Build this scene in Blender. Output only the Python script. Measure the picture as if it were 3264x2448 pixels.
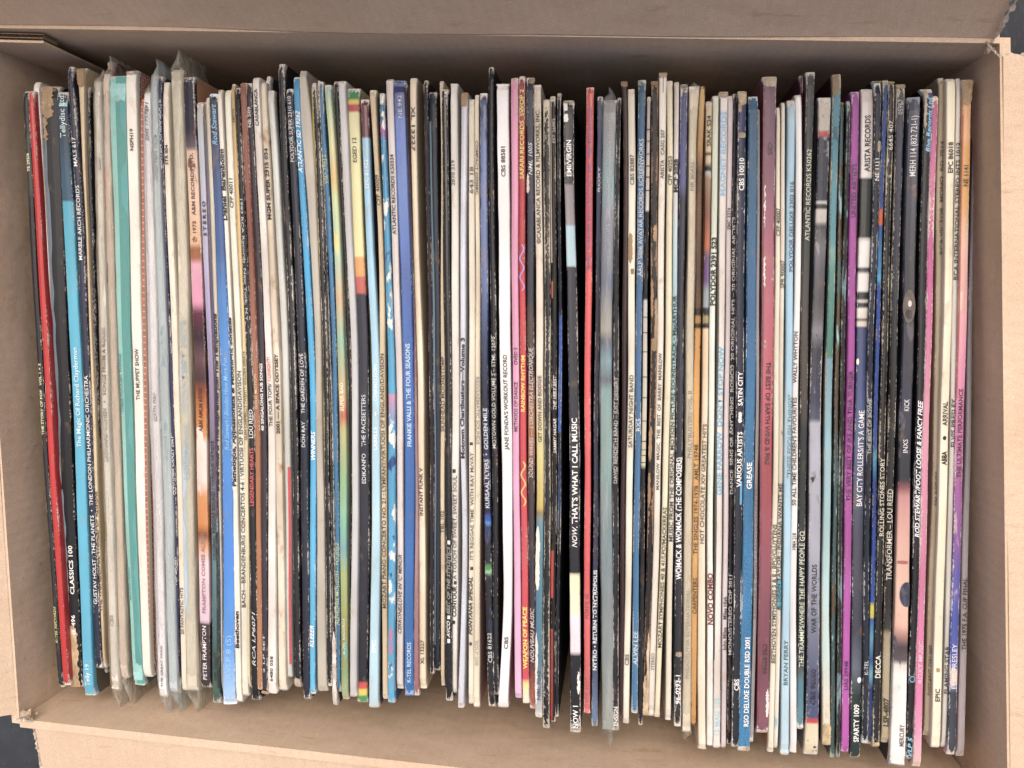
import bpy, bmesh, math, random
from mathutils import Vector, Matrix
random.seed(7)
for o in list(bpy.data.objects):
    bpy.data.objects.remove(o)
SC = bpy.context.scene
COL = SC.collection

# ------------------------------------------------------------------ camera
ZS = 0.322                     # height of the spine tops above the ground
DCAM = 0.4345                  # camera height above the spine tops
F_PX = 2770.0
AX = Vector((0.992601, -0.009194, 0.121069)).normalized()   # world X seen in camera axes
AY = Vector((-0.000229, 0.996986, 0.077587))
AZ = AX.cross(AY).normalized()
AY = AZ.cross(AX).normalized()
cam_d = bpy.data.cameras.new('camera')
cam = bpy.data.objects.new('camera', cam_d)
COL.objects.link(cam)
cam_d.sensor_fit = 'HORIZONTAL'
cam_d.sensor_width = 36.0
cam_d.lens = F_PX / 3264.0 * 36.0
cam_d.clip_start = 0.01
cam_d.clip_end = 200.0
M = Matrix(((AX.x, AX.y, AX.z), (AY.x, AY.y, AY.z), (AZ.x, AZ.y, AZ.z)))
cam.matrix_world = Matrix.Translation((0, 0, ZS + DCAM)) @ M.to_4x4()
SC.camera = cam

# ------------------------------------------------------------------ sky, sun, exposure
SUN_EL = math.radians(69)
SUN_AZ = math.radians(12)      # clockwise from +Y (far side of the box) towards +X
w = bpy.data.worlds.new('World')
SC.world = w
w.use_nodes = True
nt = w.node_tree
sky = nt.nodes.new('ShaderNodeTexSky')
sky.sky_type = 'NISHITA'
sky.sun_disc = False
sky.sun_elevation = SUN_EL
sky.sun_rotation = SUN_AZ
sky.air_density = 0.7
sky.dust_density = 8.0
sky.ozone_density = 0.0
nt.links.new(sky.outputs[0], nt.nodes['Background'].inputs[0])
nt.nodes['Background'].inputs[1].default_value = 0.15
sd = bpy.data.lights.new('sun', 'SUN')
sd.energy = 0.8
sd.angle = math.radians(50)
sd.color = (1.0, 0.96, 0.91)
so = bpy.data.objects.new('sun', sd)
COL.objects.link(so)
L = Vector((math.sin(SUN_AZ) * math.cos(SUN_EL), math.cos(SUN_AZ) * math.cos(SUN_EL), math.sin(SUN_EL)))
so.rotation_euler = L.to_track_quat('Z', 'Y').to_euler()
so.location = L * 3
SC.view_settings.view_transform = 'Standard'
SC.view_settings.look = 'None'
SC.view_settings.gamma = 1.0
SC.view_settings.exposure = 0.32
SC.view_settings.use_curve_mapping = False
SC.cycles.max_bounces = 7
SC.cycles.transparent_max_bounces = 6


# ------------------------------------------------------------------ helpers
def at(px, py, z):
    """point at height z seen at photograph pixel (px, py)"""
    d = M @ Vector(((px - 1632.0) / F_PX, -(py - 1224.0) / F_PX, -1.0))
    t = (z - ZS - DCAM) / d.z
    return Vector((d.x * t, d.y * t, z))


def lin(h, sat=0.80):
    h = h.lstrip('#')
    out = []
    for i in (0, 2, 4):
        c = int(h[i:i + 2], 16) / 255.0
        out.append((c / 12.92 if c <= 0.04045 else ((c + 0.055) / 1.055) ** 2.4) * 0.86)
    y = 0.30 * out[0] + 0.55 * out[1] + 0.15 * out[2]
    out = [0.006 + y + (c - y) * sat for c in out]
    return (out[0], out[1], out[2], 1.0)


def mesh_obj(name, verts, faces, mat, parent=None, uvs=None, attrs=None, smooth=False):
    me = bpy.data.meshes.new(name)
    me.from_pydata([tuple(v) for v in verts], [], faces)
    if uvs is not None:
        ul = me.uv_layers.new(name='print')
        for lp in me.loops:
            ul.data[lp.index].uv = uvs[lp.vertex_index]
    if attrs is not None:
        a = me.attributes.new('edge', 'FLOAT', 'POINT')
        for i, v in enumerate(attrs):
            a.data[i].value = v
    if smooth:
        for p in me.polygons:
            p.use_smooth = True
    if mat:
        me.materials.append(mat)
    me.update()
    o = bpy.data.objects.new(name, me)
    COL.objects.link(o)
    if parent:
        o.parent = parent
    return o


class NB:
    def __init__(self, name):
        self.m = bpy.data.materials.new(name)
        self.m.use_nodes = True
        self.t = self.m.node_tree
        self.b = self.t.nodes['Principled BSDF']

    def n(self, typ, **kw):
        x = self.t.nodes.new(typ)
        for k, v in kw.items():
            setattr(x, k, v)
        return x

    def l(self, a, b):
        self.t.links.new(a, b)

    def math(self, op, a, b=None, clamp=False):
        x = self.n('ShaderNodeMath', operation=op)
        x.use_clamp = clamp
        for i, v in enumerate((a, b)):
            if v is None:
                continue
            if isinstance(v, (int, float)):
                x.inputs[i].default_value = v
            else:
                self.l(v, x.inputs[i])
        return x.outputs[0]

    def mix(self, fac, a, b, blend='MIX'):
        x = self.n('ShaderNodeMix', data_type='RGBA', blend_type=blend)
        for sock, v in ((x.inputs[0], fac), (x.inputs[6], a), (x.inputs[7], b)):
            if isinstance(v, (int, float)):
                sock.default_value = v
            elif isinstance(v, tuple):
                sock.default_value = v
            else:
                self.l(v, sock)
        return x.outputs[2]

    def noise(self, vec, scale, detail=3.0, rough=0.55):
        x = self.n('ShaderNodeTexNoise')
        x.inputs['Scale'].default_value = scale
        x.inputs['Detail'].default_value = detail
        x.inputs['Roughness'].default_value = rough
        self.l(vec, x.inputs['Vector'])
        return x.outputs['Fac']

    def mapr(self, v, a, b, c=0.0, d=1.0):
        x = self.n('ShaderNodeMapRange')
        x.inputs[1].default_value = a
        x.inputs[2].default_value = b
        x.inputs[3].default_value = c
        x.inputs[4].default_value = d
        self.l(v, x.inputs[0])
        return x.outputs[0]

    def pos(self, sx=1, sy=1, sz=1):
        g = self.n('ShaderNodeNewGeometry')
        mp = self.n('ShaderNodeMapping')
        mp.inputs['Scale'].default_value = (sx, sy, sz)
        self.l(g.outputs['Position'], mp.inputs['Vector'])
        return mp.outputs[0]

    def bump(self, h, strength=0.3, dist=0.0005):
        x = self.n('ShaderNodeBump')
        x.inputs['Strength'].default_value = strength
        x.inputs['Distance'].default_value = dist
        self.l(h, x.inputs['Height'])
        self.l(x.outputs[0], self.b.inputs['Normal'])


def ramp_node(nb, stops, fac):
    """stops: sorted (v, rgba, hard); more than 32 points are split over two ramps"""
    pts = []
    last = None
    for v, c, hard in stops:
        v = min(max(v, 0.0), 1.0)
        if hard and last is not None:
            pts.append((max(v - 0.0012, 0), last))
        pts.append((v, c))
        last = c

    def one(pp):
        r = nb.n('ShaderNodeValToRGB')
        el = r.color_ramp.elements
        el[0].position, el[0].color = pp[0]
        if len(pp) == 1:
            el[1].position, el[1].color = 1.0, pp[0][1]
        else:
            el[1].position, el[1].color = pp[1]
            for p, c in pp[2:]:
                e = el.new(p)
                e.color = c
        nb.l(fac, r.inputs[0])
        return r.outputs[0]
    if len(pts) <= 30:
        return one(pts)
    k = 28
    return nb.mix(nb.math('GREATER_THAN', fac, pts[k][0]), one(pts[:k + 1]), one(pts[k:]))


def spine_material(name, stops, wear, wearcol, stain, rough, patt=None):
    nb = NB(name)
    uv = nb.n('ShaderNodeUVMap', uv_map='print')
    sep = nb.n('ShaderNodeSeparateXYZ')
    nb.l(uv.outputs[0], sep.inputs[0])
    c = ramp_node(nb, stops, sep.outputs[1])
    if patt:                                   # printed pattern: blotches of a second / third colour
        for pc, scale, thr, stretch in patt:
            f = nb.mapr(nb.noise(nb.pos(1, stretch, 1), scale, 3, 0.6), thr, thr + 0.04)
            c = nb.mix(f, c, lin(pc))
    # handling: grubby tone, foxing
    tone = nb.noise(nb.pos(1, 0.3, 1), 70, 2, 0.6)
    c = nb.mix(nb.mapr(tone, 0.35, 0.7, 0, 0.24 + 0.3 * stain), c, lin('#a08a68'), 'MULTIPLY')
    if stain > 0.05:
        fx = nb.mapr(nb.noise(nb.pos(1, 0.5, 1), 160, 3, 0.65), 0.62 - 0.06 * stain, 0.74, 0, min(0.9, stain + 0.15))
        c = nb.mix(fx, c, lin('#a67c4c'))
    # scuffs
    at_ = nb.n('ShaderNodeAttribute', attribute_name='edge')
    big = nb.noise(nb.pos(1, 0.45, 1), 75, 3, 0.6)
    fine = nb.noise(nb.pos(1.0, 0.55, 1.0), 1150, 4, 0.78)
    s = nb.math('ADD', nb.math('MULTIPLY', at_.outputs['Fac'], 0.30), nb.math('MULTIPLY', big, 0.75))
    s = nb.math('ADD', s, fine)
    thr = 1.28 - 0.24 * wear
    msk = nb.mapr(s, thr, thr + 0.05)
    c = nb.mix(nb.math('MULTIPLY', msk, 0.9 if wear > 0 else 0.0), c, lin(wearcol))
    nb.l(c, nb.b.inputs['Base Color'])
    nb.l(nb.mapr(fine, 0.3, 0.7, rough - 0.08, rough + 0.12), nb.b.inputs['Roughness'])
    nb.b.inputs['Specular IOR Level'].default_value = 0.35
    nb.bump(nb.math('SUBTRACT', fine, nb.math('MULTIPLY', msk, 0.6)), 0.25, 0.0003)
    return nb.m


FLAT = {}


def flat(hexcol, rough=0.5, wear=0.0):
    k = (hexcol, rough, wear)
    if k not in FLAT:
        nb = NB('print_' + hexcol.strip('#'))
        n_ = nb.noise(nb.pos(1, 0.4, 1), 500, 4, 0.7)
        c = nb.mix(nb.mapr(n_, 0.45, 0.8, 0, 0.35), lin(hexcol), lin('#9d9282'))
        nb.l(c, nb.b.inputs['Base Color'])
        nb.b.inputs['Roughness'].default_value = rough
        nb.b.inputs['Specular IOR Level'].default_value = 0.3
        if wear > 0:
            tr = nb.n('ShaderNodeBsdfTransparent')
            mx = nb.n('ShaderNodeMixShader')
            out = nb.t.nodes['Material Output']
            nb.l(nb.mapr(n_, 0.62 - wear * 0.12, 0.66 - wear * 0.12, 0.0, 0.85), mx.inputs[0])
            nb.l(nb.b.outputs[0], mx.inputs[1])
            nb.l(tr.outputs[0], mx.inputs[2])
            nb.l(mx.outputs[0], out.inputs['Surface'])
        FLAT[k] = nb.m
    return FLAT[k]


def torn_mat(hexcol):
    k = ('torn', hexcol)
    if k not in FLAT:
        nb = NB('torn_board')
        n1 = nb.noise(nb.pos(1, 0.4, 1), 260, 5, 0.7)
        n2 = nb.noise(nb.pos(1, 0.25, 1), 900, 4, 0.7)
        c = nb.mix(nb.mapr(n1, 0.35, 0.7), lin(hexcol), lin('#8e7450'))
        c = nb.mix(nb.mapr(n2, 0.6, 0.75, 0, 0.6), c, lin('#efe6d6'))
        nb.l(c, nb.b.inputs['Base Color'])
        nb.b.inputs['Roughness'].default_value = 0.9
        nb.bump(n2, 0.7, 0.0006)
        FLAT[k] = nb.m
    return FLAT[k]


COVER = {}


def cover_mat(hexcol):
    if hexcol not in COVER:
        nb = NB('cover_board')
        n_ = nb.noise(nb.pos(), 60, 4, 0.6)
        c = nb.mix(nb.mapr(n_, 0.4, 0.7, 0, 0.3), lin(hexcol), lin('#a39880'), 'MULTIPLY')
        nb.l(c, nb.b.inputs['Base Color'])
        nb.b.inputs['Roughness'].default_value = 0.42
        nb.b.inputs['Specular IOR Level'].default_value = 0.35
        COVER[hexcol] = nb.m
    return COVER[hexcol]


def brick_cover():
    nb = NB('cover_brickwork')
    uv = nb.n('ShaderNodeUVMap', uv_map='print')
    mp = nb.n('ShaderNodeMapping')
    mp.inputs['Scale'].default_value = (1, 1, 1)
    nb.l(uv.outputs[0], mp.inputs['Vector'])
    bt = nb.n('ShaderNodeTexBrick')
    bt.inputs['Color1'].default_value = lin('#b5553c')
    bt.inputs['Color2'].default_value = lin('#9a4030')
    bt.inputs['Mortar'].default_value = lin('#d9c9a8')
    bt.inputs['Scale'].default_value = 28
    bt.inputs['Mortar Size'].default_value = 0.035
    nb.l(mp.outputs[0], bt.inputs['Vector'])
    nb.l(bt.outputs[0], nb.b.inputs['Base Color'])
    nb.b.inputs['Roughness'].default_value = 0.4
    return nb.m


def brick_spine():
    nb = NB('spine_brickwork')
    uv = nb.n('ShaderNodeUVMap', uv_map='print')
    sep = nb.n('ShaderNodeSeparateXYZ')
    nb.l(uv.outputs[0], sep.inputs[0])
    cb = nb.n('ShaderNodeCombineXYZ')
    nb.l(nb.math('MULTIPLY', sep.outputs[1], 46.0), cb.inputs[0])
    nb.l(nb.math('MULTIPLY', sep.outputs[0], 0.24), cb.inputs[1])
    bt = nb.n('ShaderNodeTexBrick')
    bt.inputs['Color1'].default_value = lin('#bf5a3c')
    bt.inputs['Color2'].default_value = lin('#a84832')
    bt.inputs['Mortar'].default_value = lin('#e6d6b6')
    bt.inputs['Scale'].default_value = 1.0
    bt.inputs['Mortar Size'].default_value = 0.03
    nb.l(cb.outputs[0], bt.inputs['Vector'])
    nb.l(bt.outputs[0], nb.b.inputs['Base Color'])
    nb.b.inputs['Roughness'].default_value = 0.4
    return nb.m


def plastic(hexcol, alpha):
    k = ('plastic', hexcol, alpha)
    if k not in FLAT:
        nb = NB('clear_plastic')
        n_ = nb.noise(nb.pos(1, 0.12, 1), 240, 4, 0.6)
        nb.b.inputs['Base Color'].default_value = lin(hexcol)
        nb.b.inputs['Roughness'].default_value = 0.09
        nb.b.inputs['Specular IOR Level'].default_value = 0.7
        nb.bump(n_, 0.8, 0.0018)
        tl_ = nb.n('ShaderNodeBsdfTranslucent')
        tl_.inputs['Color'].default_value = lin(hexcol)
        tr = nb.n('ShaderNodeBsdfTransparent')
        tr.inputs['Color'].default_value = (0.94, 0.94, 0.92, 1)
        m1 = nb.n('ShaderNodeMixShader')
        m1.inputs[0].default_value = 0.45
        nb.l(nb.b.outputs[0], m1.inputs[1])
        nb.l(tl_.outputs[0], m1.inputs[2])
        m2 = nb.n('ShaderNodeMixShader')
        nb.l(nb.mapr(n_, 0.40, 0.72, alpha * 0.35, min(1, alpha * 1.8)), m2.inputs[0])  # highlight streaks painted into the film as denser, paler bands of opacity
        nb.l(tr.outputs[0], m2.inputs[1])
        nb.l(m1.outputs[0], m2.inputs[2])
        nb.l(m2.outputs[0], nb.t.nodes['Material Output'].inputs['Surface'])
        FLAT[k] = nb.m
    return FLAT[k]


# ------------------------------------------------------------------ ground and cardboard box
def ground_mat():
    nb = NB('dark_ground')
    n1 = nb.noise(nb.pos(), 9, 5, 0.6)
    n2 = nb.noise(nb.pos(1, 0.45, 1), 240, 4, 0.7)
    c = nb.mix(nb.mapr(n1, 0.35, 0.7), (0.010, 0.011, 0.013, 1), (0.040, 0.047, 0.056, 1))
    c = nb.mix(nb.mapr(n2, 0.55, 0.75, 0, 0.4), c, (0.09, 0.092, 0.096, 1))
    nb.l(c, nb.b.inputs['Base Color'])
    nb.b.inputs['Roughness'].default_value = 0.8
    nb.bump(n2, 0.6, 0.003)
    return nb.m


gs = 6.0
g = mesh_obj('ground', [(-gs, -gs, 0), (gs, -gs, 0), (gs, gs, 0), (-gs, gs, 0)], [(0, 1, 2, 3)], ground_mat())
g['kind'] = 'structure'


def board_mat(name='kraft_board'):
    nb = NB(name)
    uv = nb.n('ShaderNodeUVMap', uv_map='print')
    fibre = nb.noise(nb.pos(), 1500, 3, 0.75)
    speck = nb.noise(nb.pos(), 420, 4, 0.7)
    streak = nb.noise(nb.pos(0.22, 1, 1), 210, 3, 0.65)
    blot = nb.noise(nb.pos(), 16, 4, 0.62)
    c = nb.mix(nb.mapr(fibre, 0.3, 0.7), lin('#cfb091', 0.9), lin('#ead0b2', 0.9))
    c = nb.mix(nb.mapr(blot, 0.42, 0.66, 0, 0.30), c, lin('#c2a383', 0.9))
    c = nb.mix(nb.mapr(streak, 0.62, 0.72, 0, 0.35), c, lin('#a58462', 0.98))
    c = nb.mix(nb.mapr(speck, 0.68, 0.73, 0, 0.5), c, lin('#efe2cf', 0.98))
    c = nb.mix(nb.mapr(speck, 0.31, 0.27, 0, 0.6), c, lin('#7c6044', 0.98))
    wv = nb.n('ShaderNodeTexWave')
    wv.inputs['Scale'].default_value = 0.34
    wv.inputs['Distortion'].default_value = 0.9
    wv.inputs['Detail Scale'].default_value = 0.4
    nb.l(uv.outputs[0], wv.inputs['Vector'])
    c = nb.mix(nb.mapr(wv.outputs['Fac'], 0.0, 1.0, 0.0, 0.035), c, lin('#8d6e4e', 0.98))
    nb.l(c, nb.b.inputs['Base Color'])
    nb.b.inputs['Roughness'].default_value = 0.82
    nb.b.inputs['Specular IOR Level'].default_value = 0.2
    h = nb.math('ADD', nb.math('MULTIPLY', wv.outputs['Fac'], 0.28), nb.math('MULTIPLY', fibre, 0.6))
    dent = nb.mapr(nb.noise(nb.pos(), 34, 3, 0.55), 0.35, 0.65, 0, 1.6)
    nb.bump(nb.math('ADD', h, dent), 0.5, 0.0007)
    return nb.m


KRAFT = board_mat()
FLUTE = torn_mat('#a98a63')
RZ = ZS + 0.019
BZ = 0.004
# rim corners as seen, set to one height
FL = at(-90, 88, RZ)
FR = at(3186, 138, RZ)
NL = at(62, 2292, RZ)
NR = at(3213, 2640, RZ)
box = bpy.data.objects.new('cardboard_box', None)
COL.objects.link(box)
ctr = (FL + FR + NL + NR) / 4
box.location = (ctr.x, ctr.y, BZ)
box['label'] = 'open brown cardboard box with torn corners holding the row of records'
box['category'] = 'box'
O = Vector(box.location)


def base_of(p, k=0.985):
    return Vector((ctr.x + (p.x - ctr.x) * k, ctr.y + (p.y - ctr.y) * 0.995, BZ))


TH = 0.0045


def panel(name, p00, p10, p01, p11, nrm, nu=28, nv=14, wob=0.0008, ragged=(0, 0, 0, 0), seed=0, curve=None, uvscale=170.0):
    """board panel p00->p10 along u, p00->p01 along v, thickness TH along nrm (nrm points away from the seen face).
    ragged = torn depth on edges (u0, u1, v0, v1)"""
    rnd = random.Random(seed)
    nrm = nrm.normalized()

    def tear(n):
        x = rnd.uniform(0.2, 0.6)
        out = []
        for _ in range(n + 1):
            x = min(1.0, max(0.0, x + rnd.gauss(0, 0.22)))
            out.append(x * 0.85 + rnd.uniform(0, 0.15))
        return out
    ru0, ru1, rv0, rv1 = tear(nv), tear(nv), tear(nu), tear(nu)
    lu = (p10 - p00).length
    lv = (p01 - p00).length
    verts, uvs = [], []
    ph = [rnd.uniform(0, 6.28) for _ in range(4)]
    for side in (0, 1):
        for j in range(nv + 1):
            for i in range(nu + 1):
                a = i / nu
                b = j / nv
                a2 = a
                b2 = b
                if i == 0:
                    a2 += ragged[0] * ru0[j] / lu
                if i == nu:
                    a2 -= ragged[1] * ru1[j] / lu
                if j == 0:
                    b2 += ragged[2] * rv0[i] / lv
                if j == nv:
                    b2 -= ragged[3] * rv1[i] / lv
                p = (p00 * (1 - a2) + p10 * a2) * (1 - b2) + (p01 * (1 - a2) + p11 * a2) * b2
                k = wob * (math.sin(a * 7 + ph[0] + b * 2) + 0.6 * math.sin(b * 9 + ph[1]) + 0.4 * math.sin(a * 17 + ph[2])) * math.sin(math.pi * min(1, b * 1.0 + 0.08)) ** 0.5
                if curve:
                    k += curve(a, b)
                verts.append(p + nrm * (k + side * TH) - O)
                uvs.append((a * lu * uvscale, b * lv * uvscale))
    n1 = (nu + 1) * (nv + 1)
    faces = []
    for j in range(nv):
        for i in range(nu):
            q = (j * (nu + 1) + i, j * (nu + 1) + i + 1, (j + 1) * (nu + 1) + i + 1, (j + 1) * (nu + 1) + i)
            faces.append(q)
            faces.append(tuple(n1 + x for x in reversed(q)))
    rim = [i for i in range(nu + 1)] + [j * (nu + 1) + nu for j in range(1, nv + 1)] + \
          [nv * (nu + 1) + i for i in range(nu - 1, -1, -1)] + [j * (nu + 1) for j in range(nv - 1, 0, -1)]
    for k in range(len(rim)):
        a, b = rim[k], rim[(k + 1) % len(rim)]
        faces.append((b, a, a + n1, b + n1))
    return mesh_obj(name, verts, faces, KRAFT, box, uvs=uvs)


yF = (NL - FL).normalized() * -1       # outward far direction
xR = (FR - FL).normalized()            # outward right direction
UP = Vector((0, 0, 1))
crease = lambda a, b: 0.0012 * math.exp(-((b - 1.0) / 0.02) ** 2)
eps = 0.0025
panel('wall', base_of(FL), base_of(FR), FL, FR, yF, seed=1)
panel('wall', base_of(NL), base_of(NR), NL, NR, -yF, seed=2)
panel('wall', base_of(FL) + yF * eps, base_of(NL) - yF * eps, FL + yF * eps, NL - yF * eps, -xR, seed=3)
panel('wall', base_of(FR) + yF * eps, base_of(NR) - yF * eps, FR + yF * eps, NR - yF * eps, xR, seed=4)
bl = [base_of(p) for p in (NL, NR, FL, FR)]
panel('bottom', bl[0], bl[1], bl[2], bl[3], -UP, seed=5, wob=0.0)


def flap(a, b, out, tilt_deg, length, seed, trim=(0.004, 0.004), ragged=(0, 0, 0, 0), flare=(0, 0), wob=0.0012):
    """flap hinged on a->b, rising tilt_deg above horizontal going outward"""
    t = math.radians(tilt_deg)
    d = out * math.cos(t) + UP * math.sin(t)
    n = -(UP * math.cos(t) - out * math.sin(t))
    e = (b - a).normalized()
    a2 = a + e * trim[0] + d * 0.0012
    b2 = b - e * trim[1] + d * 0.0012
    return panel('flap', a2, b2, a2 + d * length + e * flare[0], b2 + d * length - e * flare[1], n, seed=seed, ragged=ragged, wob=wob, nv=64)


flap(FL, FR, yF, 71, 0.175, 11, trim=(0.002, 0.001), ragged=(0.002, 0.005, 0, 0), flare=(0, 0.008), wob=0.002)
flap(NL, NR, -yF, -9, 0.175, 12, trim=(0.007, 0.006), ragged=(0.0012, 0.002, 0, 0))
flap(FL, NL, -xR, 42, 0.175, 13, trim=(0.006, 0.002), ragged=(0.002, 0.0015, 0, 0))
flap(FR, NR, xR, 9, 0.175, 14, trim=(0.005, 0.004), ragged=(0.003, 0.002, 0, 0))

# glued corner tab on the far wall with its open flutes
tab_t = 0.0052
tl = FL - yF * 0.0004 + UP * -0.004
tabw = 0.037
t00 = base_of(FL) - yF * (tab_t + 0.0005 + 0.0) + xR * 0.001
t10 = t00 + xR * tabw
t01 = tl - yF * tab_t + xR * 0.0002
t11 = t01 + xR * (tabw - 0.002) + UP * -0.001
KT = TH
TH = 0.0012
tab = panel('glue_tab', t00, t10, t01, t11, yF, seed=21, wob=0.0003, nu=10)
TH = KT
fv, ff = [], []
nF = 150
for lay in range(2):
    for i in range(nF + 1):
        a = i / nF
        p = t01 * (1 - a) + t11 * a
        off = 0.0014 + lay * 0.0019 + 0.0008 * math.sin(a * tabw / 0.0034 * 2 * math.pi + lay * 1.3)
        fv.append(p + yF * off - O)
        fv.append(p + yF * off - UP * 0.012 - O)
    b0 = lay * (nF + 1) * 2
    for i in range(nF):
        k = b0 + i * 2
        ff.append((k, k + 2, k + 3, k + 1))
for k_, off in enumerate((0.0023, 0.0042)):
    b0 = len(fv)
    for p in (t01, t11):
        for dz in (0, -0.012):
            for th in (0, 0.00035):
                fv.append(p + yF * (off + th) + UP * dz - O)
    ff += [(b0, b0 + 4, b0 + 6, b0 + 2), (b0 + 1, b0 + 3, b0 + 7, b0 + 5), (b0, b0 + 1, b0 + 5, b0 + 4), (b0 + 4, b0 + 5, b0 + 7, b0 + 6)]
fl_o = mesh_obj('flute', fv, ff, FLUTE, tab)


# torn paper at two corners
def scraps(p, n, spread, seed):
    rnd = random.Random(seed)
    vs, fs = [], []
    for i in range(n):
        c = p + Vector((rnd.uniform(-1, 1) * spread, rnd.uniform(-1, 1) * spread * 0.7, rnd.uniform(-0.004, 0.002))) - O
        k = rnd.randint(5, 7)
        b0 = len(vs)
        r = rnd.uniform(0.0012, 0.0030)
        ax = Vector((rnd.uniform(-1, 1), rnd.uniform(-1, 1), rnd.uniform(0.3, 1))).normalized()
        u = ax.orthogonal().normalized()
        v = ax.cross(u)
        for s_ in (0, 1):
            for j in range(k):
                a = 6.283 * j / k
                rr = r * rnd.uniform(0.5, 1.2)
                vs.append(c + u * math.cos(a) * rr + v * math.sin(a) * rr * 0.7 + ax * (s_ * 0.0007 + rnd.uniform(-0.0005, 0.0005)))
        fs.append(tuple(range(b0, b0 + k)))
        fs.append(tuple(reversed(range(b0 + k, b0 + 2 * k))))
        for j in range(k):
            j2 = (j + 1) % k
            fs.append((b0 + j, b0 + j2, b0 + k + j2, b0 + k + j))
    return mesh_obj('torn_edge', vs, fs, torn_mat('#dcc6a8'), box)


scraps(NL + UP * -0.002 + xR * 0.003, 9, 0.005, 31)
scraps(FR + UP * -0.001 - xR * 0.001, 4, 0.003, 32)


def torn_strip(a, b, wdir, width, seed):
    """frayed pale paper layer along a torn board edge from a to b, spreading along wdir"""
    rnd = random.Random(seed)
    n = 34
    vs, fs = [], []
    nrm = (b - a).cross(wdir).normalized()
    for i in range(n + 1):
        p = a + (b - a) * (i / n)
        k = rnd.uniform(0.15, 1.0) * width
        j = rnd.uniform(-0.0004, 0.0004)
        for q in (p - wdir * k * 0.5, p + wdir * k):
            for t in (0.0, 0.0006):
                vs.append(q + nrm * (t + j) - O)
    for i in range(n):
        k = i * 4
        for x, y in ((0, 2), (2, 3), (3, 1), (1, 0)):
            fs.append((k + x, k + y, k + 4 + y, k + 4 + x))
    return mesh_obj('torn_edge', vs, fs, torn_mat('#e6d8c6'), box)


d_ff = yF * math.cos(math.radians(71)) + UP * math.sin(math.radians(71))
torn_strip(FR + d_ff * 0.001 - xR * 0.0035, FR + d_ff * 0.06 - xR * 0.0055, xR, 0.0018, 41)
d_rf = xR * math.cos(math.radians(9)) + UP * math.sin(math.radians(9))
torn_strip(FR + d_rf * 0.001 - yF * 0.0055, FR + d_rf * 0.04 - yF * 0.0055, yF, 0.0016, 42)
torn_strip(FR - yF * 0.006 + UP * 0.0006, FR - xR * 0.006 + UP * 0.0006, yF, 0.0014, 43)
d_nf = -yF * math.cos(math.radians(-9)) + UP * math.sin(math.radians(-9))
torn_strip(NL + d_nf * 0.001 + xR * 0.0075, NL + d_nf * 0.05 + xR * 0.0075, -xR, 0.0014, 44)
torn_strip(NL + UP * 0.0006 - xR * 0.001, NL + UP * 0.0006 + xR * 0.008, yF, 0.0016, 45)
# ------------------------------------------------------------------ record sleeves
X0 = dict(A=60, B=500, C=940, D=1380, E=1820, F=2240, G=2680)
YB = dict(A=1560, B=1560, C=1560, D=1610, E=1610, F=1698, G=1698)
ZOOM = 2.212
HS = 0.313
TEXTS = []
SLEEVES = []


def Y(ch, s):
    """'t850' -> photograph row"""
    z = float(s[1:]) / ZOOM
    return {'t': 160, 'm': 860, 'b': YB[ch]}[s[0]] + z


class Sleeve:
    pass


def hermite(ts, xs, t):
    n = len(ts)
    if t <= ts[0]:
        k = 0
    elif t >= ts[-1]:
        k = n - 2
    else:
        k = max(i for i in range(n - 1) if ts[i] <= t)
    def slope(i):
        if i == 0:
            return (xs[1] - xs[0]) / (ts[1] - ts[0])
        if i == n - 1:
            return (xs[-1] - xs[-2]) / (ts[-1] - ts[-2])
        return (xs[i + 1] - xs[i - 1]) / (ts[i + 1] - ts[i - 1])
    h = ts[k + 1] - ts[k]
    u = (t - ts[k]) / h
    m0, m1 = slope(k) * h, slope(k + 1) * h
    return (2 * u ** 3 - 3 * u ** 2 + 1) * xs[k] + (u ** 3 - 2 * u ** 2 + u) * m0 + (-2 * u ** 3 + 3 * u ** 2) * xs[k + 1] + (u ** 3 - u ** 2) * m1


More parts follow.
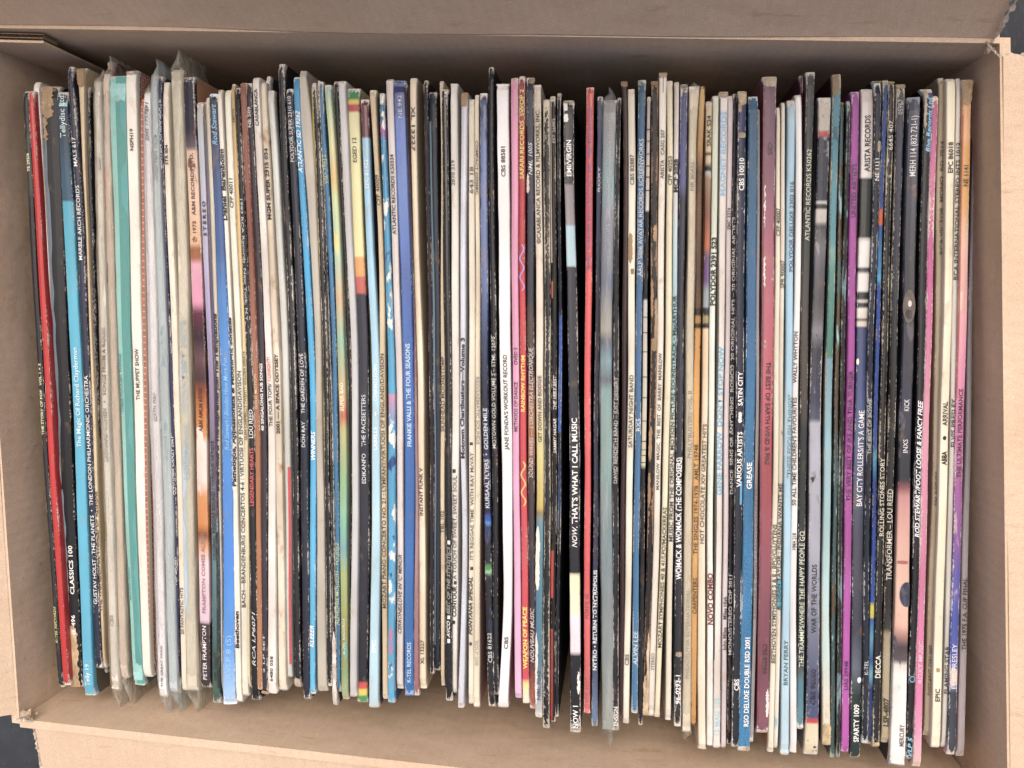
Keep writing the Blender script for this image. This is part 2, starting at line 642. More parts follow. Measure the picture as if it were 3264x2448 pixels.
def R(ch, top, mid, bot, look, short, col, face=None, bands=None, text=(), torn=(), shapes=(), dz=0.0,
      wear=0.35, wc='#d8d0c2', stain=0.1, rough=0.45, patt=None, extra=(), film=None, brick=False):
    S = Sleeve()
    S.idx = len(SLEEVES)
    S.ch, S.look, S.short = ch, look, short
    rnd = random.Random(100 + S.idx)
    dz = dz + rnd.choice((0, 0, 0, -0.001, 0.001, -0.0025)) + rnd.uniform(-0.0014, 0.0014)
    z = ZS + dz
    rows = []     # photograph px: x, y, w
    rows.append((X0[ch] + top[0] / ZOOM, 160 + top[1] / ZOOM, top[2] / ZOOM))
    for key, x, w_ in extra:
        rows.append((X0[ch] + x / ZOOM, Y(ch, key), w_ / ZOOM))
    rows.append((X0[ch] + mid[0] / ZOOM, 1235.0, mid[1] / ZOOM))
    rows.append((X0[ch] + bot[0] / ZOOM, YB[ch] + bot[1] / ZOOM, bot[2] / ZOOM))
    rows.sort(key=lambda r_: r_[1])
    pts = [at(x, y, z) for x, y, _ in rows]
    wid = [0.95 * (at(x + w_ / 2, y, z) - at(x - w_ / 2, y, z)).length for x, y, w_ in rows]
    ys = [-p.y for p in pts]
    xs = [p.x for p in pts]
    S.y0, S.y1 = ys[0], ys[-1]
    S.len = S.y1 - S.y0
    f1, f2 = rnd.uniform(0, 6), rnd.uniform(0, 6)
    roll0 = rnd.uniform(-0.16, 0.16)
    roll = lambda v: roll0 + 0.05 * math.sin(v * 5 + f1)

    def centre(v):
        yy = S.y0 + v * S.len
        return Vector((hermite(ys, xs, yy) + 0.00018 * math.sin(v * 19 + f1) * math.sin(v * 3.1), -yy, 0))

    def width(v):
        yy = S.y0 + v * S.len
        return max(0.0008, hermite(ys, wid, yy))

    def lift(v):
        e = min(v, 1 - v) * S.len
        return z + 0.0004 * math.sin(v * 7 + f2) - 0.0016 * math.exp(-e / 0.0016)

    crown = 0.00022

    def surf(v, u, h=0.0):
        c = centre(v)
        return Vector((c.x + u * width(v), c.y, lift(v) + roll(v) * u * width(v) + crown * (1 - (2 * u) ** 2) + h))

    def vof(y, u=0.0):
        """fraction along the spine that shows at photograph row y"""
        x = rows[0][0]
        for i in range(len(rows) - 1):
            if rows[i][1] <= y <= rows[i + 1][1]:
                f = (y - rows[i][1]) / (rows[i + 1][1] - rows[i][1])
                x = rows[i][0] * (1 - f) + rows[i + 1][0] * f
        if y > rows[-1][1]:
            x = rows[-1][0]
        return (-at(x, y, z).y - S.y0) / S.len

    S.surf, S.vof, S.width, S.z = surf, vof, width, z
    c0 = centre(0.5)
    base = Vector((c0.x, c0.y, BZ + TH))
    root = bpy.data.objects.new('record_sleeve', None)
    COL.objects.link(root)
    root.location = base
    root.empty_display_size = 0.02
    S.root, S.base = root, base
    # body
    N = 44
    vs_list = [0, 0.004, 0.010, 0.02] + [0.03 + 0.94 * i / (N - 8) for i in range(N - 7)] + [0.98, 0.990, 0.996, 1]
    sv, su, se = [], [], []
    cv, cu = [], []
    nprof = 9
    zb = BZ + TH + 0.001
    for k, v in enumerate(vs_list):
        c = centre(v)
        ww = width(v) * (1 + rnd.uniform(-0.03, 0.03))
        end = min(v, 1 - v) * S.len
        if end < 0.003:
            ww *= 0.95 + 0.22 * rnd.random()
        zz = lift(v) + (rnd.uniform(-0.0008, 0.0003) if end < 0.005 else 0)
        r = min(0.0007, ww * 0.25)
        prof = [(-0.5 * ww * 0.97, -0.0035, 0.25), (-0.5 * ww, -0.0012, 0.7), (-0.5 * ww + r * 0.3, -r * 0.35, 1.0),
                (-0.5 * ww + r, 0.00004, 0.35), (0, crown, 0.0),
                (0.5 * ww - r, 0.00004, 0.35), (0.5 * ww - r * 0.3, -r * 0.35, 1.0), (0.5 * ww, -0.0012, 0.7), (0.5 * ww * 0.97, -0.0035, 0.25)]
        ee = math.exp(-end / 0.0024) * 1.6
        for (px, pz, e) in prof:
            sv.append(Vector((c.x + px, c.y, zz + pz + (roll(v) * px))) - base)
            su.append((px / ww + 0.5, v))
            se.append(min(1.9, e + ee))
        tb = ww * 0.93
        for sgn in (-1, 1):
            for zc in (zz - 0.0032, zz - 0.02, zb):
                hw = 0.5 * ww * 0.97 if zc == zz - 0.0032 else 0.5 * tb
                cv.append(Vector((c.x + sgn * hw, c.y, zc)) - base)
                cu.append((v * S.len * 5, (zz - zc) * 5))
    nS = len(vs_list)
    sf = []
    for k in range(nS - 1):
        for i in range(nprof - 1):
            a = k * nprof + i
            sf.append((a, a + nprof, a + nprof + 1, a + 1))
    sf.append(tuple(range(nprof)))
    sf.append(tuple(reversed(range((nS - 1) * nprof, nS * nprof))))
    cf = []
    for k in range(nS - 1):
        a, b = k * 6, (k + 1) * 6
        for i in (0, 1):
            cf.append((a + i, a + i + 1, b + i + 1, b + i))
            cf.append((a + 3 + i, b + 3 + i, b + 3 + i + 1, a + 3 + i + 1))
        cf.append((a + 2, a + 5, b + 5, b + 2))
    for a in (0, (nS - 1) * 6):
        cf.append((a, a + 1, a + 4, a + 3))
        cf.append((a + 1, a + 2, a + 5, a + 4))
    if bands:
        stops = []
        for bnd in bands:
            key, colr = bnd[0], bnd[1]
            v = 0.0 if key == 0 else vof(Y(ch, key))
            stops.append((v, lin(colr), len(bnd) > 2))
    else:
        stops = [(0.0, lin(col), False)]
    mat = spine_material('spine_print', stops, wear, wc, stain, rough, patt)
    if brick == 'all':
        mat = brick_spine()
    mesh_obj('spine', sv, sf, mat, root, uvs=su, attrs=se, smooth=False)
    mesh_obj('cover', cv, cf, brick_cover() if brick else cover_mat(face or col), root, uvs=cu)
    # torn board patches and printed shapes lying on the spine
    for (ya, yb, u0, u1, colr) in torn:
        ribbon('torn_patch', S, vof(Y(ch, ya)), vof(Y(ch, yb)), u0, u1, torn_mat(colr), rnd, 0.00030, 0.16)
    for sh in shapes:
        kind, ya, yb, u0, u1, colr = sh
        va, vb = vof(Y(ch, ya)), vof(Y(ch, yb))
        if kind == 'rect':
            ribbon('printed_patch', S, va, vb, u0, u1, flat(colr), rnd, 0.00016, 0.0)
        elif kind == 'blot':
            ribbon('printed_patch', S, va, vb, u0, u1, flat(colr), rnd, 0.00018, 0.10)
        elif kind == 'wave':
            wavy(S, va, vb, u0, u1, flat(colr))
        elif kind == 'disc':
            disc(S, va, vb, u0, u1, flat(colr), 0.00020)
    for t in text:
        st, ya, yb, cap, colr = t[:5]
        fl_ = t[5] if len(t) > 5 else ''
        uo = t[6] if len(t) > 6 else 0.0
        TEXTS.append((S, st, Y(ch, ya), Y(ch, yb), cap / ZOOM, colr, fl_, uo))
    if film:
        film_cover(S, rnd, *film)
    SLEEVES.append(S)
    return S


def ribbon(name, S, va, vb, u0, u1, mat, rnd, h, rag):
    n = 22
    vs, fs = [], []
    for i in range(n + 1):
        f = i / n
        v = va + (vb - va) * f
        tap = 1.0 if rag == 0 else min(1.0, 0.25 + 6 * min(f, 1 - f)) if 0.02 < va and vb < 0.98 else min(1.0, 0.3 + (5 * (1 - f) if va < 0.02 else 5 * f))
        cu = (u0 + u1) / 2
        a = cu + (u0 - cu) * tap + rnd.uniform(-rag, rag) * 0.6
        b = cu + (u1 - cu) * tap + rnd.uniform(-rag, rag) * 0.6
        a, b = max(-0.52, min(a, b)), min(0.52, max(a, b))
        m_ = (a + b) / 2
        for u in (a, m_, b):
            vs.append(S.surf(max(0.001, min(0.999, v)), u, h + (rnd.uniform(0, 0.00012) if rag > 0.12 else 0)) - S.base)
    for i in range(n):
        k = i * 3
        fs += [(k, k + 3, k + 4, k + 1), (k + 1, k + 4, k + 5, k + 2)]
    return mesh_obj(name, vs, fs, mat, S.root)


def wavy(S, va, vb, u0, u1, mat):
    n = 40
    vs, fs = [], []
    cyc = 2.5
    for i in range(n + 1):
        f = i / n
        c = (u0 + u1) / 2 + (u1 - u0) * 0.32 * math.sin(f * cyc * 6.283)
        for u in (c - 0.13, c + 0.13):
            vs.append(S.surf(va + (vb - va) * f, max(-0.5, min(0.5, u)), 0.0002) - S.base)
    for i in range(n):
        k = i * 2
        fs.append((k, k + 2, k + 3, k + 1))
    return mesh_obj('printed_patch', vs, fs, mat, S.root)


def disc(S, va, vb, u0, u1, mat, h):
    vs, fs = [], []
    n = 24
    for i in range(n):
        a = 6.283 * i / n
        vs.append(S.surf((va + vb) / 2 + (vb - va) / 2 * math.sin(a), max(-0.51, min(0.51, (u0 + u1) / 2 + (u1 - u0) / 2 * math.cos(a))), h) - S.base)
    return mesh_obj('printed_patch', vs, [tuple(range(n))], mat, S.root)


def film_cover(S, rnd, colr, alpha, ext0, ext1, grow):
    """loose clear bag round the sleeve, its empty corners pinched flat beyond both ends"""
    vs, fs = [], []
    vl = [-ext0, -ext0 * 0.5, -0.004] + [i / 26 for i in range(27)] + [1.004, 1 + ext1 * 0.5, 1 + ext1]
    prof = 7
    for v in vl:
        vc = max(0.0, min(1.0, v))
        over = (0 - v) if v < 0 else (v - 1 if v > 1 else 0)
        ex = ext0 if v < 0 else ext1
        pin = 1 - 0.95 * min(1.0, over / ex * 1.3) if over > 0 else 1.0
        c = S.surf(vc, 0)
        slope = (S.surf(min(1, vc + 0.02), 0) - S.surf(max(0, vc - 0.02), 0)).normalized()
        c = c + slope * ((v - vc) * S.len)
        ww = S.width(vc) * pin + (grow * pin + 0.0003)
        lift_ = 0.0006 * pin + rnd.uniform(-0.0004, 0.0004) - (0.001 * (over / ex) ** 2 if over > 0 else 0)
        wob = rnd.uniform(-0.0003, 0.0003) + (rnd.uniform(-0.001, 0.001) if over > 0 else 0)
        for (x, z_) in ((-0.5, -0.03), (-0.5, -0.004), (-0.44, -0.0006), (0, 0), (0.44, -0.0006), (0.5, -0.004), (0.5, -0.03)):
            vs.append(Vector((c.x + x * ww + wob, c.y, c.z + lift_ + z_)) - S.base)
    for k in range(len(vl) - 1):
        for i in range(prof - 1):
            a = k * prof + i
            fs.append((a, a + prof, a + prof + 1, a + 1))
    return mesh_obj('plastic_cover', vs, fs, plastic(colr, alpha), S.root, smooth=True)

W, CR, TN, GY = '#efece6', '#e8dfc4', '#d3c19a', '#c4c6c6'
K, NV, DK = '#14151a', '#1c2137', '#26272e'
INK, WH = '#2a2624', '#efeeea'

R('A', (48, 285, 44), (153, 40), (298, 1400, 34), 'charcoal black', 'charcoal black', '#23232a', wear=0.3, patt=[('#3a4034', 90, 0.56, 0.2)],
  text=[('TE 295/6', 't858', 't728', 20, '#e6e4b4', 'b'), ('THE STORY OF POP   VOL 1 + 2', 'm1165', 'm660', 19, '#e8e6b0', 'b'), ('K-TEL RECORDS', 'b1080', 'b820', 17, '#c9cc7a', 'bi')])
R('A', (82, 283, 38), (203, 46), (331, 1388, 42), 'glossy scarlet red', 'glossy scarlet', '#c9201f', wear=0.28, rough=0.3, extra=[('t850', 112, 44)])
R('A', (118, 220, 46), (238, 38), (372, 1405, 28), 'white slim lettered', 'slim white', W, dz=-0.0025, wear=0.1,
  text=[('CBS 25554', 't840', 't635', 24, INK), ('BILLY JOEL   \u2022   AN INNOCENT MAN', 'm1180', 'm440', 22, INK), ('EPC', 'b940', 'b855', 20, INK)])
R('A', (212, 248, 118), (312, 92), (402, 1402, 86), 'wide black torn-ended', 'torn-ended black', K, wear=0.25,
  bands=[(0, '#15171b'), ('b1400', '#121418')],
  torn=[('t245', 't480', -0.50, 0.18, '#b99a70'), ('t470', 't640', -0.46, -0.22, '#b08f66'), ('b960', 'b1400', -0.40, 0.30, '#d2b27e')],
  shapes=[('blot', 't560', 'm1500', -0.5, -0.30, '#5d6f80'), ('blot', 'b0', 'b950', -0.5, -0.26, '#6d8796')],
  text=[('CLASSICS 100', 'b738', 'b395', 33, WH, 'b', 0.05), ('NE 496', 'b1045', 'b885', 30, WH, 'b', 0.02)])
R('A', (303, 290, 76), (407, 78), (495, 1458, 72), 'wide cyan and navy', 'cyan and navy', '#43b4d4', wear=0.25, face='#6b6252',
  bands=[(0, '#2a4a5c'), ('t320', '#27445a'), ('t600', '#1f3f50'), ('t900', '#2d5872'), ('t1062', '#3cacc8', 'h'), ('m600', '#45b6d6'), ('b1450', '#4fbbe0')],
  shapes=[('rect', 't372', 't398', -0.2, 0.5, '#8ccfd6')],
  text=[('Tellydisc Ltd.', 't620', 't310', 40, '#d3e6e4', ''), ('The Magic Of Richard Clayderman', 'm1250', 'm548', 36, '#e4f3f6', ''), ('Telly 19', 'b1380', 'b1228', 34, '#e8f4f6', '')])
R('A', (352, 108, 34), (478, 48), (562, 1272, 42), 'navy white-lettered', 'white-lettered navy', '#232a44', wear=0.45, extra=[('t600', 388, 46), ('t1200', 432, 48)],
  text=[('MALS 617', 't820', 't615', 28, WH), ('MARBLE ARCH RECORDS', 't1480', 't955', 27, WH), ('GUSTAV HOLST : THE PLANETS  \u2022  THE LONDON PHILHARMONIC ORCHESTRA', 'b808', 'm745', 29, WH)])
R('A', (432, 122, 66), (520, 26), (590, 1265, 36), 'tan brown-lettered', 'tan', '#dcc596', stain=0.5, extra=[('t300', 440, 40), ('t900', 458, 22)],
  torn=[('t122', 't260', -0.5, 0.5, '#b48e5c')],
  text=[('THE WONDERFUL WORLD OF REGGAE', 'b860', 'm1560', 28, '#4a3520', '')])
R('A', (470, 255, 34), (547, 24), (604, 1300, 18), 'thin black', 'thin black', '#1b1d26', dz=-0.004, wear=0.5,
  text=[('NEIL DIAMOND  20 GOLDEN GREATS  EMTV 14', 'm1350', 'm130', 18, '#8d8a86')])
R('A', (545, 215, 52), (606, 58), (672, 1425, 62), 'off-white bagged', 'bagged off-white', '#d9d3c4', stain=0.35, face='#8f7a58',
  shapes=[('rect', 't260', 'b1380', -0.5, -0.30, '#7d6a4c')],
  text=[('63587', 't845', 't750', 24, '#6d665c', '', 0.1), ('LEONARD COHEN   \u2022   SONGS FROM A ROOM', 'm1350', 'm410', 28, '#6f685e', '', 0.05), ('CBS', 'b965', 'b885', 26, '#8d867a')],
  film=('#f0ebdd', 0.42, 0.020, 0.040, 0.0006))
R('A', (615, 165, 50), (667, 62), (742, 1335, 56), 'beige-pink bagged', 'beige-pink', '#cdb9a4', stain=0.3, dz=-0.001,
  shapes=[('rect', 't490', 't630', -0.5, -0.22, '#2c3352'), ('rect', 't830', 't1130', -0.5, -0.3, '#c2543e'), ('rect', 't1500', 'm90', -0.5, -0.25, '#2c3352')],
  film=('#ece2d2', 0.45, 0.034, 0.055, 0.0007))
R('A', (695, 178, 128), (752, 96), (842, 1385, 80), 'wide pale turquoise', 'turquoise', '#97d8d2', face='#2f6f6d', wear=0.1, rough=0.25,
  shapes=[('rect', 't185', 'b1370', -0.12, 0.5, '#46a09c')],
  text=[('THESE FOOLISH THINGS', 'm1010', 'm590', 22, '#3f8d92', '', -0.35), ('BRYAN FERRY', 'b780', 'b540', 20, '#5aa6a8', '', -0.35)],
  extra=[('t900', 712, 118)], film=('#9fd0ce', 0.07, 0.010, 0.012, 0.0005))
R('A', (640, 78, 38), (796, 14), (868, 1200, 12), 'dark red white-cornered', 'dark red', '#6e2a26', dz=-0.0075, wear=0.3,
  extra=[('t300', 690, 36), ('t700', 760, 16)], torn=[('t70', 't140', -0.5, 0.5, '#e4d8cc')])
R('A', (790, 140, 78), (838, 72), (902, 1330, 62), 'wide cream brick-covered', 'brick-covered', '#ece7d8', brick=True, wear=0.15, stain=0.12,
  text=[('NSPH19', 't708', 't555', 27, '#4a4642'), ('THE MUPPET SHOW', 'm918', 'm555', 29, '#4a4642')], torn=[('t135', 't170', -0.4, 0.5, '#d8cdb8')])
R('A', (868, 330, 18), (886, 20), (925, 1250, 14), 'slim brick-red', 'slim brick-red', '#b4553f', dz=-0.001, wear=0.2, wc='#e2d2b4', brick='all')
R('A', (900, 290, 56), (954, 66), (1012, 1465, 62), 'white lilac-edged bagged', 'lilac-edged', '#e9e8ea', wear=0.05,
  shapes=[('rect', 't400', 'b1100', -0.5, -0.22, '#b9adb6')],
  text=[('EMS 1727891', 't640', 't365', 26, '#5d5a5a', 'i'), ('EDITH PIAF', 'm1070', 'm865', 26, '#5d5a5a', 'i', 0.1), ('THE GREAT PARIS', 'b1390', 'b1100', 16, '#55504e', '', 0.05)],
  film=('#efefef', 0.40, 0.014, 0.062, 0.0006))
R('A', (952, 175, 42), (1022, 66), (1092, 1440, 62), 'pale grey-blue bagged', 'grey-blue bagged', '#b6c4c8', wear=0.05, rough=0.3,
  text=[('GREATEST HITS', 't915', 't600', 24, '#3f464c', ''), ('Jimmy Ruffin', 'm685', 'm400', 26, '#6fa0aa', ''), ('Greatest Hits', 'm1345', 'm1075', 26, '#7fb0b8', '')],
  film=('#e6f0f0', 0.42, 0.030, 0.056, 0.0006))
R('A', (992, 180, 30), (1070, 36), (1125, 1385, 28), 'slim indigo', 'slim indigo', '#232a52', wear=0.45, extra=[('t900', 1008, 34)],
  text=[('SKATE/4  CHEAPSKATE', 't840', 't350', 22, '#c9c8da', 'b'), ('"ANOTHER CRAZY DAY"', 'm1595', 'm1150', 20, '#d5d6de', 'bi'), ('TOP SECRET', 'b675', 'b465', 20, '#d5d6de', 'bi')])
R('B', (58, 222, 44), (138, 46), (190, 1425, 38), 'cream black-lettered', 'black-lettered cream', '#e7dcc4', stain=0.35, extra=[('t600', 64, 46)],
  text=[('STR 004', 't808', 't668', 25, INK), ('20 FANTASTIC HITS', 'b1022', 'b692', 25, '#5a5248')])
R('B', (132, 130, 82), (200, 74), (236, 1430, 96), 'milky bagged blue-lettered', 'milky bagged', '#d6ceb8', stain=0.3, face='#b5a98a',
  shapes=[('rect', 'm1250', 'b900', -0.35, 0.0, '#a6c3d6')],
  text=[('Unleashed  GREATEST HITS', 'm1480', 'm350', 36, '#8fb0cc', 'b')],
  film=('#f0ecd8', 0.45, 0.034, 0.050, 0.0008), extra=[('t900', 162, 70)])
R('B', (218, 182, 84), (306, 92), (342, 1402, 78), 'wide sunset-gradient', 'sunset-gradient', '#d59a72', patt=[('#8a5a4c', 95, 0.62, 0.5), ('#f0d9cc', 80, 0.62, 0.6)], wear=0.3, rough=0.35,
  bands=[(0, '#20222f'), ('t560', '#2a2636'), ('t690', '#6b5a66'), ('t710', '#e2bfa6'), ('t1100', '#e8c3a4'), ('t1360', '#e3b183'), ('t1400', '#9a5a2c'), ('t1470', '#a86238'),
         ('t1510', '#e4a5b8'), ('m230', '#e598b8'), ('m300', '#6a2d42'), ('m480', '#3c2632'), ('m620', '#6b4a50'), ('m770', '#4a3238'), ('m840', '#8a4422'), ('m1000', '#c77628'),
         ('m1180', '#d98e3a'), ('m1220', '#efd5c6'), ('m1480', '#f2d8cc'), ('m1600', '#d8914c'), ('b240', '#d8893a'), ('b320', '#8a4a22'), ('b400', '#e0a06a'), ('b520', '#eecfd6'),
         ('b800', '#e6cadb'), ('b925', '#dcc0d2'), ('b940', '#4a3a3e', 'h'), ('b1400', '#3a3034')],
  text=[('\u24c5 1975   A&M RECORDS LTD.', 't1355', 't725', 28, '#6a5044', ''), ('A&M AMLM 63703', 'm1140', 'm835', 32, '#4a2a20', ''),
        ('FRAMPTON COMES ALIVE!', 'b870', 'b310', 30, '#9c7a80', ''), ('PETER FRAMPTON', 'b1340', 'b960', 34, '#f3eeea', '')])
R('B', (300, 362, 58), (386, 50), (416, 1512, 56), 'lilac-to-teal', 'lilac-to-teal', '#b3acc8', wear=0.35,
  bands=[(0, '#c6c0b8'), ('t600', '#b4c0c8'), ('t1200', '#b3b6d0'), ('m400', '#a9a2cc'), ('m900', '#8d84a8'), ('m1250', '#77708e'), ('b200', '#5c6a74'), ('b450', '#5b8088'), ('b900', '#4a7478'), ('b1200', '#2f5a54'), ('b1500', '#41604f')],
  shapes=[('rect', 't370', 'b200', 0.36, 0.5, '#5c2a34'), ('rect', 'b300', 'b1400', 0.22, 0.5, '#202a2c')],
  text=[('S T E R E O', 't1310', 't1065', 24, '#33405c', 'b'), ('ORIGINAL REGGAE SOUND / VARIOUS ARTISTS', 'b500', 'm1205', 28, '#262430', ''), ('NR 26042', 'b1345', 'b1150', 26, '#1f3230', '')])
R('B', (352, 328, 32), (424, 38), (452, 1440, 20), 'slim cream', 'slim cream', '#e6dcc4', stain=0.3, dz=-0.0015, extra=[('t900', 378, 36)],
  text=[('Diana Ross & The Supremes Join The Temptations', 'm1560', 'm308', 26, '#1f1d20', 'b')])
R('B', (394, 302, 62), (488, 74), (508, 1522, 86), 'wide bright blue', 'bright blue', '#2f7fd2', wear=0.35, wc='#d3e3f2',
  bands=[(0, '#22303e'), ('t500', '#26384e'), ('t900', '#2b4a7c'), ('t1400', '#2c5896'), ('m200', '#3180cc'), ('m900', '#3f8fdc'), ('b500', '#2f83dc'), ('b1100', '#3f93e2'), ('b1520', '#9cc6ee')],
  text=[('Rod Stewart', 't670', 't380', 34, '#7fb0d8', 'i'), ('Rod Stewart / Blondes Have More Fun', 'm1270', 'm620', 34, '#7ec0f4', 'i'), ('RVLP 8 (S)', 'b1330', 'b1030', 40, '#86c2f2', '')])
R('B', (440, 275, 36), (530, 44), (580, 1502, 46), 'ivory bold-lettered', 'bold-lettered ivory', '#ebe5d3', stain=0.2, torn=[('t240', 't285', -0.5, 0.5, '#8a6f4c')], wear=0.15,
  text=[('Daniel  Barenboim', 't1200', 't698', 32, '#2a2a30', 'b'), ('Pathetique, Appassionata & Moonlight Sonatas', 'm1525', 'm335', 30, '#1f1d20', 'b'), ('Beethoven', 'b1115', 'b855', 28, '#1f1d20', 'b')])
R('B', (494, 275, 48), (586, 46), (622, 1462, 46), 'pale greenish ivory', 'greenish ivory', '#e4e3cf', stain=0.25, wear=0.15,
  text=[('CFP 40011', 't1112', 't905', 28, '#45433c'), ('BACH\u2014BRANDENBURG CONCERTOS 4-6 : VIRTUOSI OF ENGLAND/DAVISON', 'b832', 'm712', 29, '#3a3832')])
R('B', (534, 235, 26), (618, 30), (650, 1400, 22), 'slim mustard yellow', 'slim mustard', '#d8b45e', wear=0.2, stain=0.2,
  bands=[(0, '#b89a5c'), ('t900', '#d8b060'), ('m300', '#e6c878'), ('m1000', '#e4d39a'), ('b1400', '#dcd0a0')],
  text=[('EMTV2', 't510', 't415', 18, '#6a5030'), ("GLEN CAMPBELL'S TWENTY GOLDEN GREATS", 'm1200', 'm575', 22, '#6f5a34')])
R('B', (568, 262, 32), (655, 48), (694, 1494, 54), 'scuffed black', 'scuffed black', K, wear=0.55, extra=[('t900', 592, 38)],
  text=[('1983 RCA Records  New York, N.Y.', 't1050', 'm370', 17, '#aab0b8', 'd'), ('LEGENDARY HEARTS', 'b115', 'm1255', 27, '#d84a58', ''), ('LOU REED', 'm1185', 'm985', 29, WH, ''), ('RCA LP6071', 'b1240', 'b860', 24, '#d3d6d6', 'i')])
R('B', (603, 222, 44), (700, 38), (722, 1420, 36), 'copper brown', 'copper brown', '#8f4f36', wear=0.4, wc='#d8b8a0',
  bands=[(0, '#8a5a44'), ('t700', '#93503c'), ('t1300', '#7c4434'), ('m500', '#a5664a'), ('m1000', '#a86c42'), ('b600', '#b07040'), ('b1400', '#c08a54')],
  text=[('GOLD MOTION', 'm980', 'm735', 18, '#e6cfae', '')])
R('B', (642, 228, 46), (742, 52), (758, 1452, 52), 'dark plum-grey', 'plum-grey', '#39323c', wear=0.35, torn=[('b1420', 'b1455', -0.5, 0.5, '#c8a070')],
  text=[('NE 509', 't545', 't400', 24, '#d8d0cc', 'b'), ('40 SINGALONG PUB SONGS', 'm1135', 'm660', 23, WH, 'b'), ('2 LP SET', 'b1290', 'b1020', 16, '#d8d0cc')])
R('B', (694, 188, 54), (796, 54), (812, 1442, 68), 'white brown-stained', 'brown-stained white', '#eae6dc', stain=0.55, wear=0.1,
  text=[('CASABLANCA', 't535', 't275', 26, '#33302e'), ('THE FOUR TOPS/', 'm1105', 'm800', 27, '#3a3633'), ('TONIGHT!', 'm790', 'm615', 26, '#e06a50'), ('6480 058', 'b1350', 'b1172', 24, '#3a3633')])
R('B', (746, 222, 38), (850, 48), (884, 1430, 56), 'warm cream bold-lettered', 'warm cream', '#e9dcc2', stain=0.75, wear=0.1, extra=[('t700', 768, 44)],
  text=[('MGM SUPER 2315 034', 't1195', 't690', 25, '#2a2522', 'b'), ('2001 \u2014 A SPACE ODYSSEY', 'm1155', 'm590', 25, '#2a2522', 'b')])
R('B', (782, 180, 28), (882, 12), (912, 1350, 12), 'thin chalk white', 'thin chalk', '#e2ded6', dz=-0.004, wear=0.2, extra=[('t500', 790, 26)], face='#3c3a4a')
R('B', (800, 282, 46), (908, 46), (938, 1330, 32), 'glossy pale grey', 'glossy pale grey', '#ced3cc', wear=0.3, rough=0.25, face='#3b302c', extra=[('t900', 842, 46)],
  shapes=[('rect', 'm1390', 'b1230', 0.05, 0.5, '#c8383c')])
R('B', (872, 92, 46), (964, 42), (990, 1402, 46), 'tall worn charcoal', 'tall charcoal', '#212228', wear=0.6, extra=[('t900', 900, 48)], torn=[('b1330', 'b1405', -0.5, 0.5, '#cfc3b0')])
R('B', (930, 268, 50), (1028, 56), (1052, 1492, 50), 'ink blue white-lettered', 'ink blue', '#262a3a', wear=0.4, extra=[('t900', 962, 52)],
  text=[('POLYDOR SUPER 2310 610', 't788', 't325', 28, '#cfd2d4'), ('DON RAY     THE GARDEN OF LOVE', 'm1248', 'm590', 28, '#e3e4e4')])
R('C', (10, 184, 50), (122, 46), (120, 1448, 46), 'bright cyan', 'bright cyan', '#22a6e0', wear=0.4, wc='#d9ecf4', face='#bdb7a6', extra=[('t900', 45, 46)],
  bands=[(0, '#2b86b0'), ('t500', '#2f97c8'), ('m0', '#27aee8'), ('b1450', '#4fbbe8')],
  text=[('ATLANTIC SD 19262', 't868', 't432', 30, '#e4f2f6', 'bi'), ('WINNERS', 'm1340', 'm1138', 30, '#f0f8fa', 'bi'), ('KLEEER', 'b1108', 'b955', 30, '#f0f8fa', 'bi')])
R('C', (52, 140, 48), (168, 46), (192, 1430, 70), 'plain warm grey', 'plain warm grey', '#bab3a2', stain=0.2, dz=-0.003, wear=0.2, face='#c9c2b0', extra=[('t500', 78, 80), ('t1200', 125, 62)])
R('C', (122, 240, 12), (196, 10), (214, 1300, 8), 'thread-thin yellow', 'thread-thin yellow', '#cdb83c', dz=-0.003, wear=0.3)
R('C', (132, 228, 28), (214, 34), (245, 1392, 36), 'chipped black', 'chipped black', '#17181d', wear=0.85, dz=-0.001, extra=[('t700', 160, 40)])
R('C', (162, 210, 18), (250, 20), (282, 1528, 36), 'white-edged black', 'white-edged black', '#1b1c20', wear=1.0, dz=-0.002, torn=[('b1000', 'b1528', -0.5, 0.4, '#e4e0d8')])
R('C', (176, 216, 34), (283, 36), (305, 1436, 30), 'slim denim blue', 'slim denim', '#2f79a8', wear=0.4, extra=[('t700', 202, 38), ('t1200', 238, 36)],
  text=[('VSD 79412', 't945', 't738', 26, '#c3cf74'), ('ALPHONSE MOUZON \u2013 POUSSEZ', 'b955', 'b372', 24, '#c8d47c')])
R('C', (226, 240, 46), (330, 54), (350, 1492, 52), 'mottled green-yellow', 'mottled green', '#a9c49a', wear=0.3, rough=0.32, extra=[('t700', 262, 48)],
  bands=[(0, '#9ac4b6'), ('t450', '#b8cc96'), ('t700', '#d8d68c'), ('t900', '#e0bc6a'), ('t1050', '#cddc98'), ('t1400', '#a6d0b4'), ('m200', '#c9a77c'), ('m500', '#8cc09c'), ('m900', '#cfae74'),
         ('m1030', '#c25c48'), ('m1120', '#b8b070'), ('m1500', '#8fbf8a'), ('b300', '#7db9a0'), ('b420', '#6fa8a8'), ('b600', '#a6b86c'), ('b1100', '#9a9a52'), ('b1300', '#86a46a'), ('b1490', '#b5bb86')],
  patt=[('#e3d77e', 110, 0.60, 0.15), ('#6db5a4', 130, 0.62, 0.15)],
  text=[('SUPER BAD', 'm995', 'm795', 26, '#f2eccb', 'b'), ('K-TEL RECORDS', 'b1160', 'b905', 18, '#f2eccb', 'i')])
R('C', (288, 214, 40), (386, 32), (376, 1432, 18), 'recessed black', 'recessed black', '#1a191d', dz=-0.004, wear=0.5)
R('C', (330, 214, 52), (420, 46), (412, 1466, 52), 'plain light grey', 'plain light grey', '#c6c7c6', wear=0.12, stain=0.12, extra=[('t900', 362, 52)])
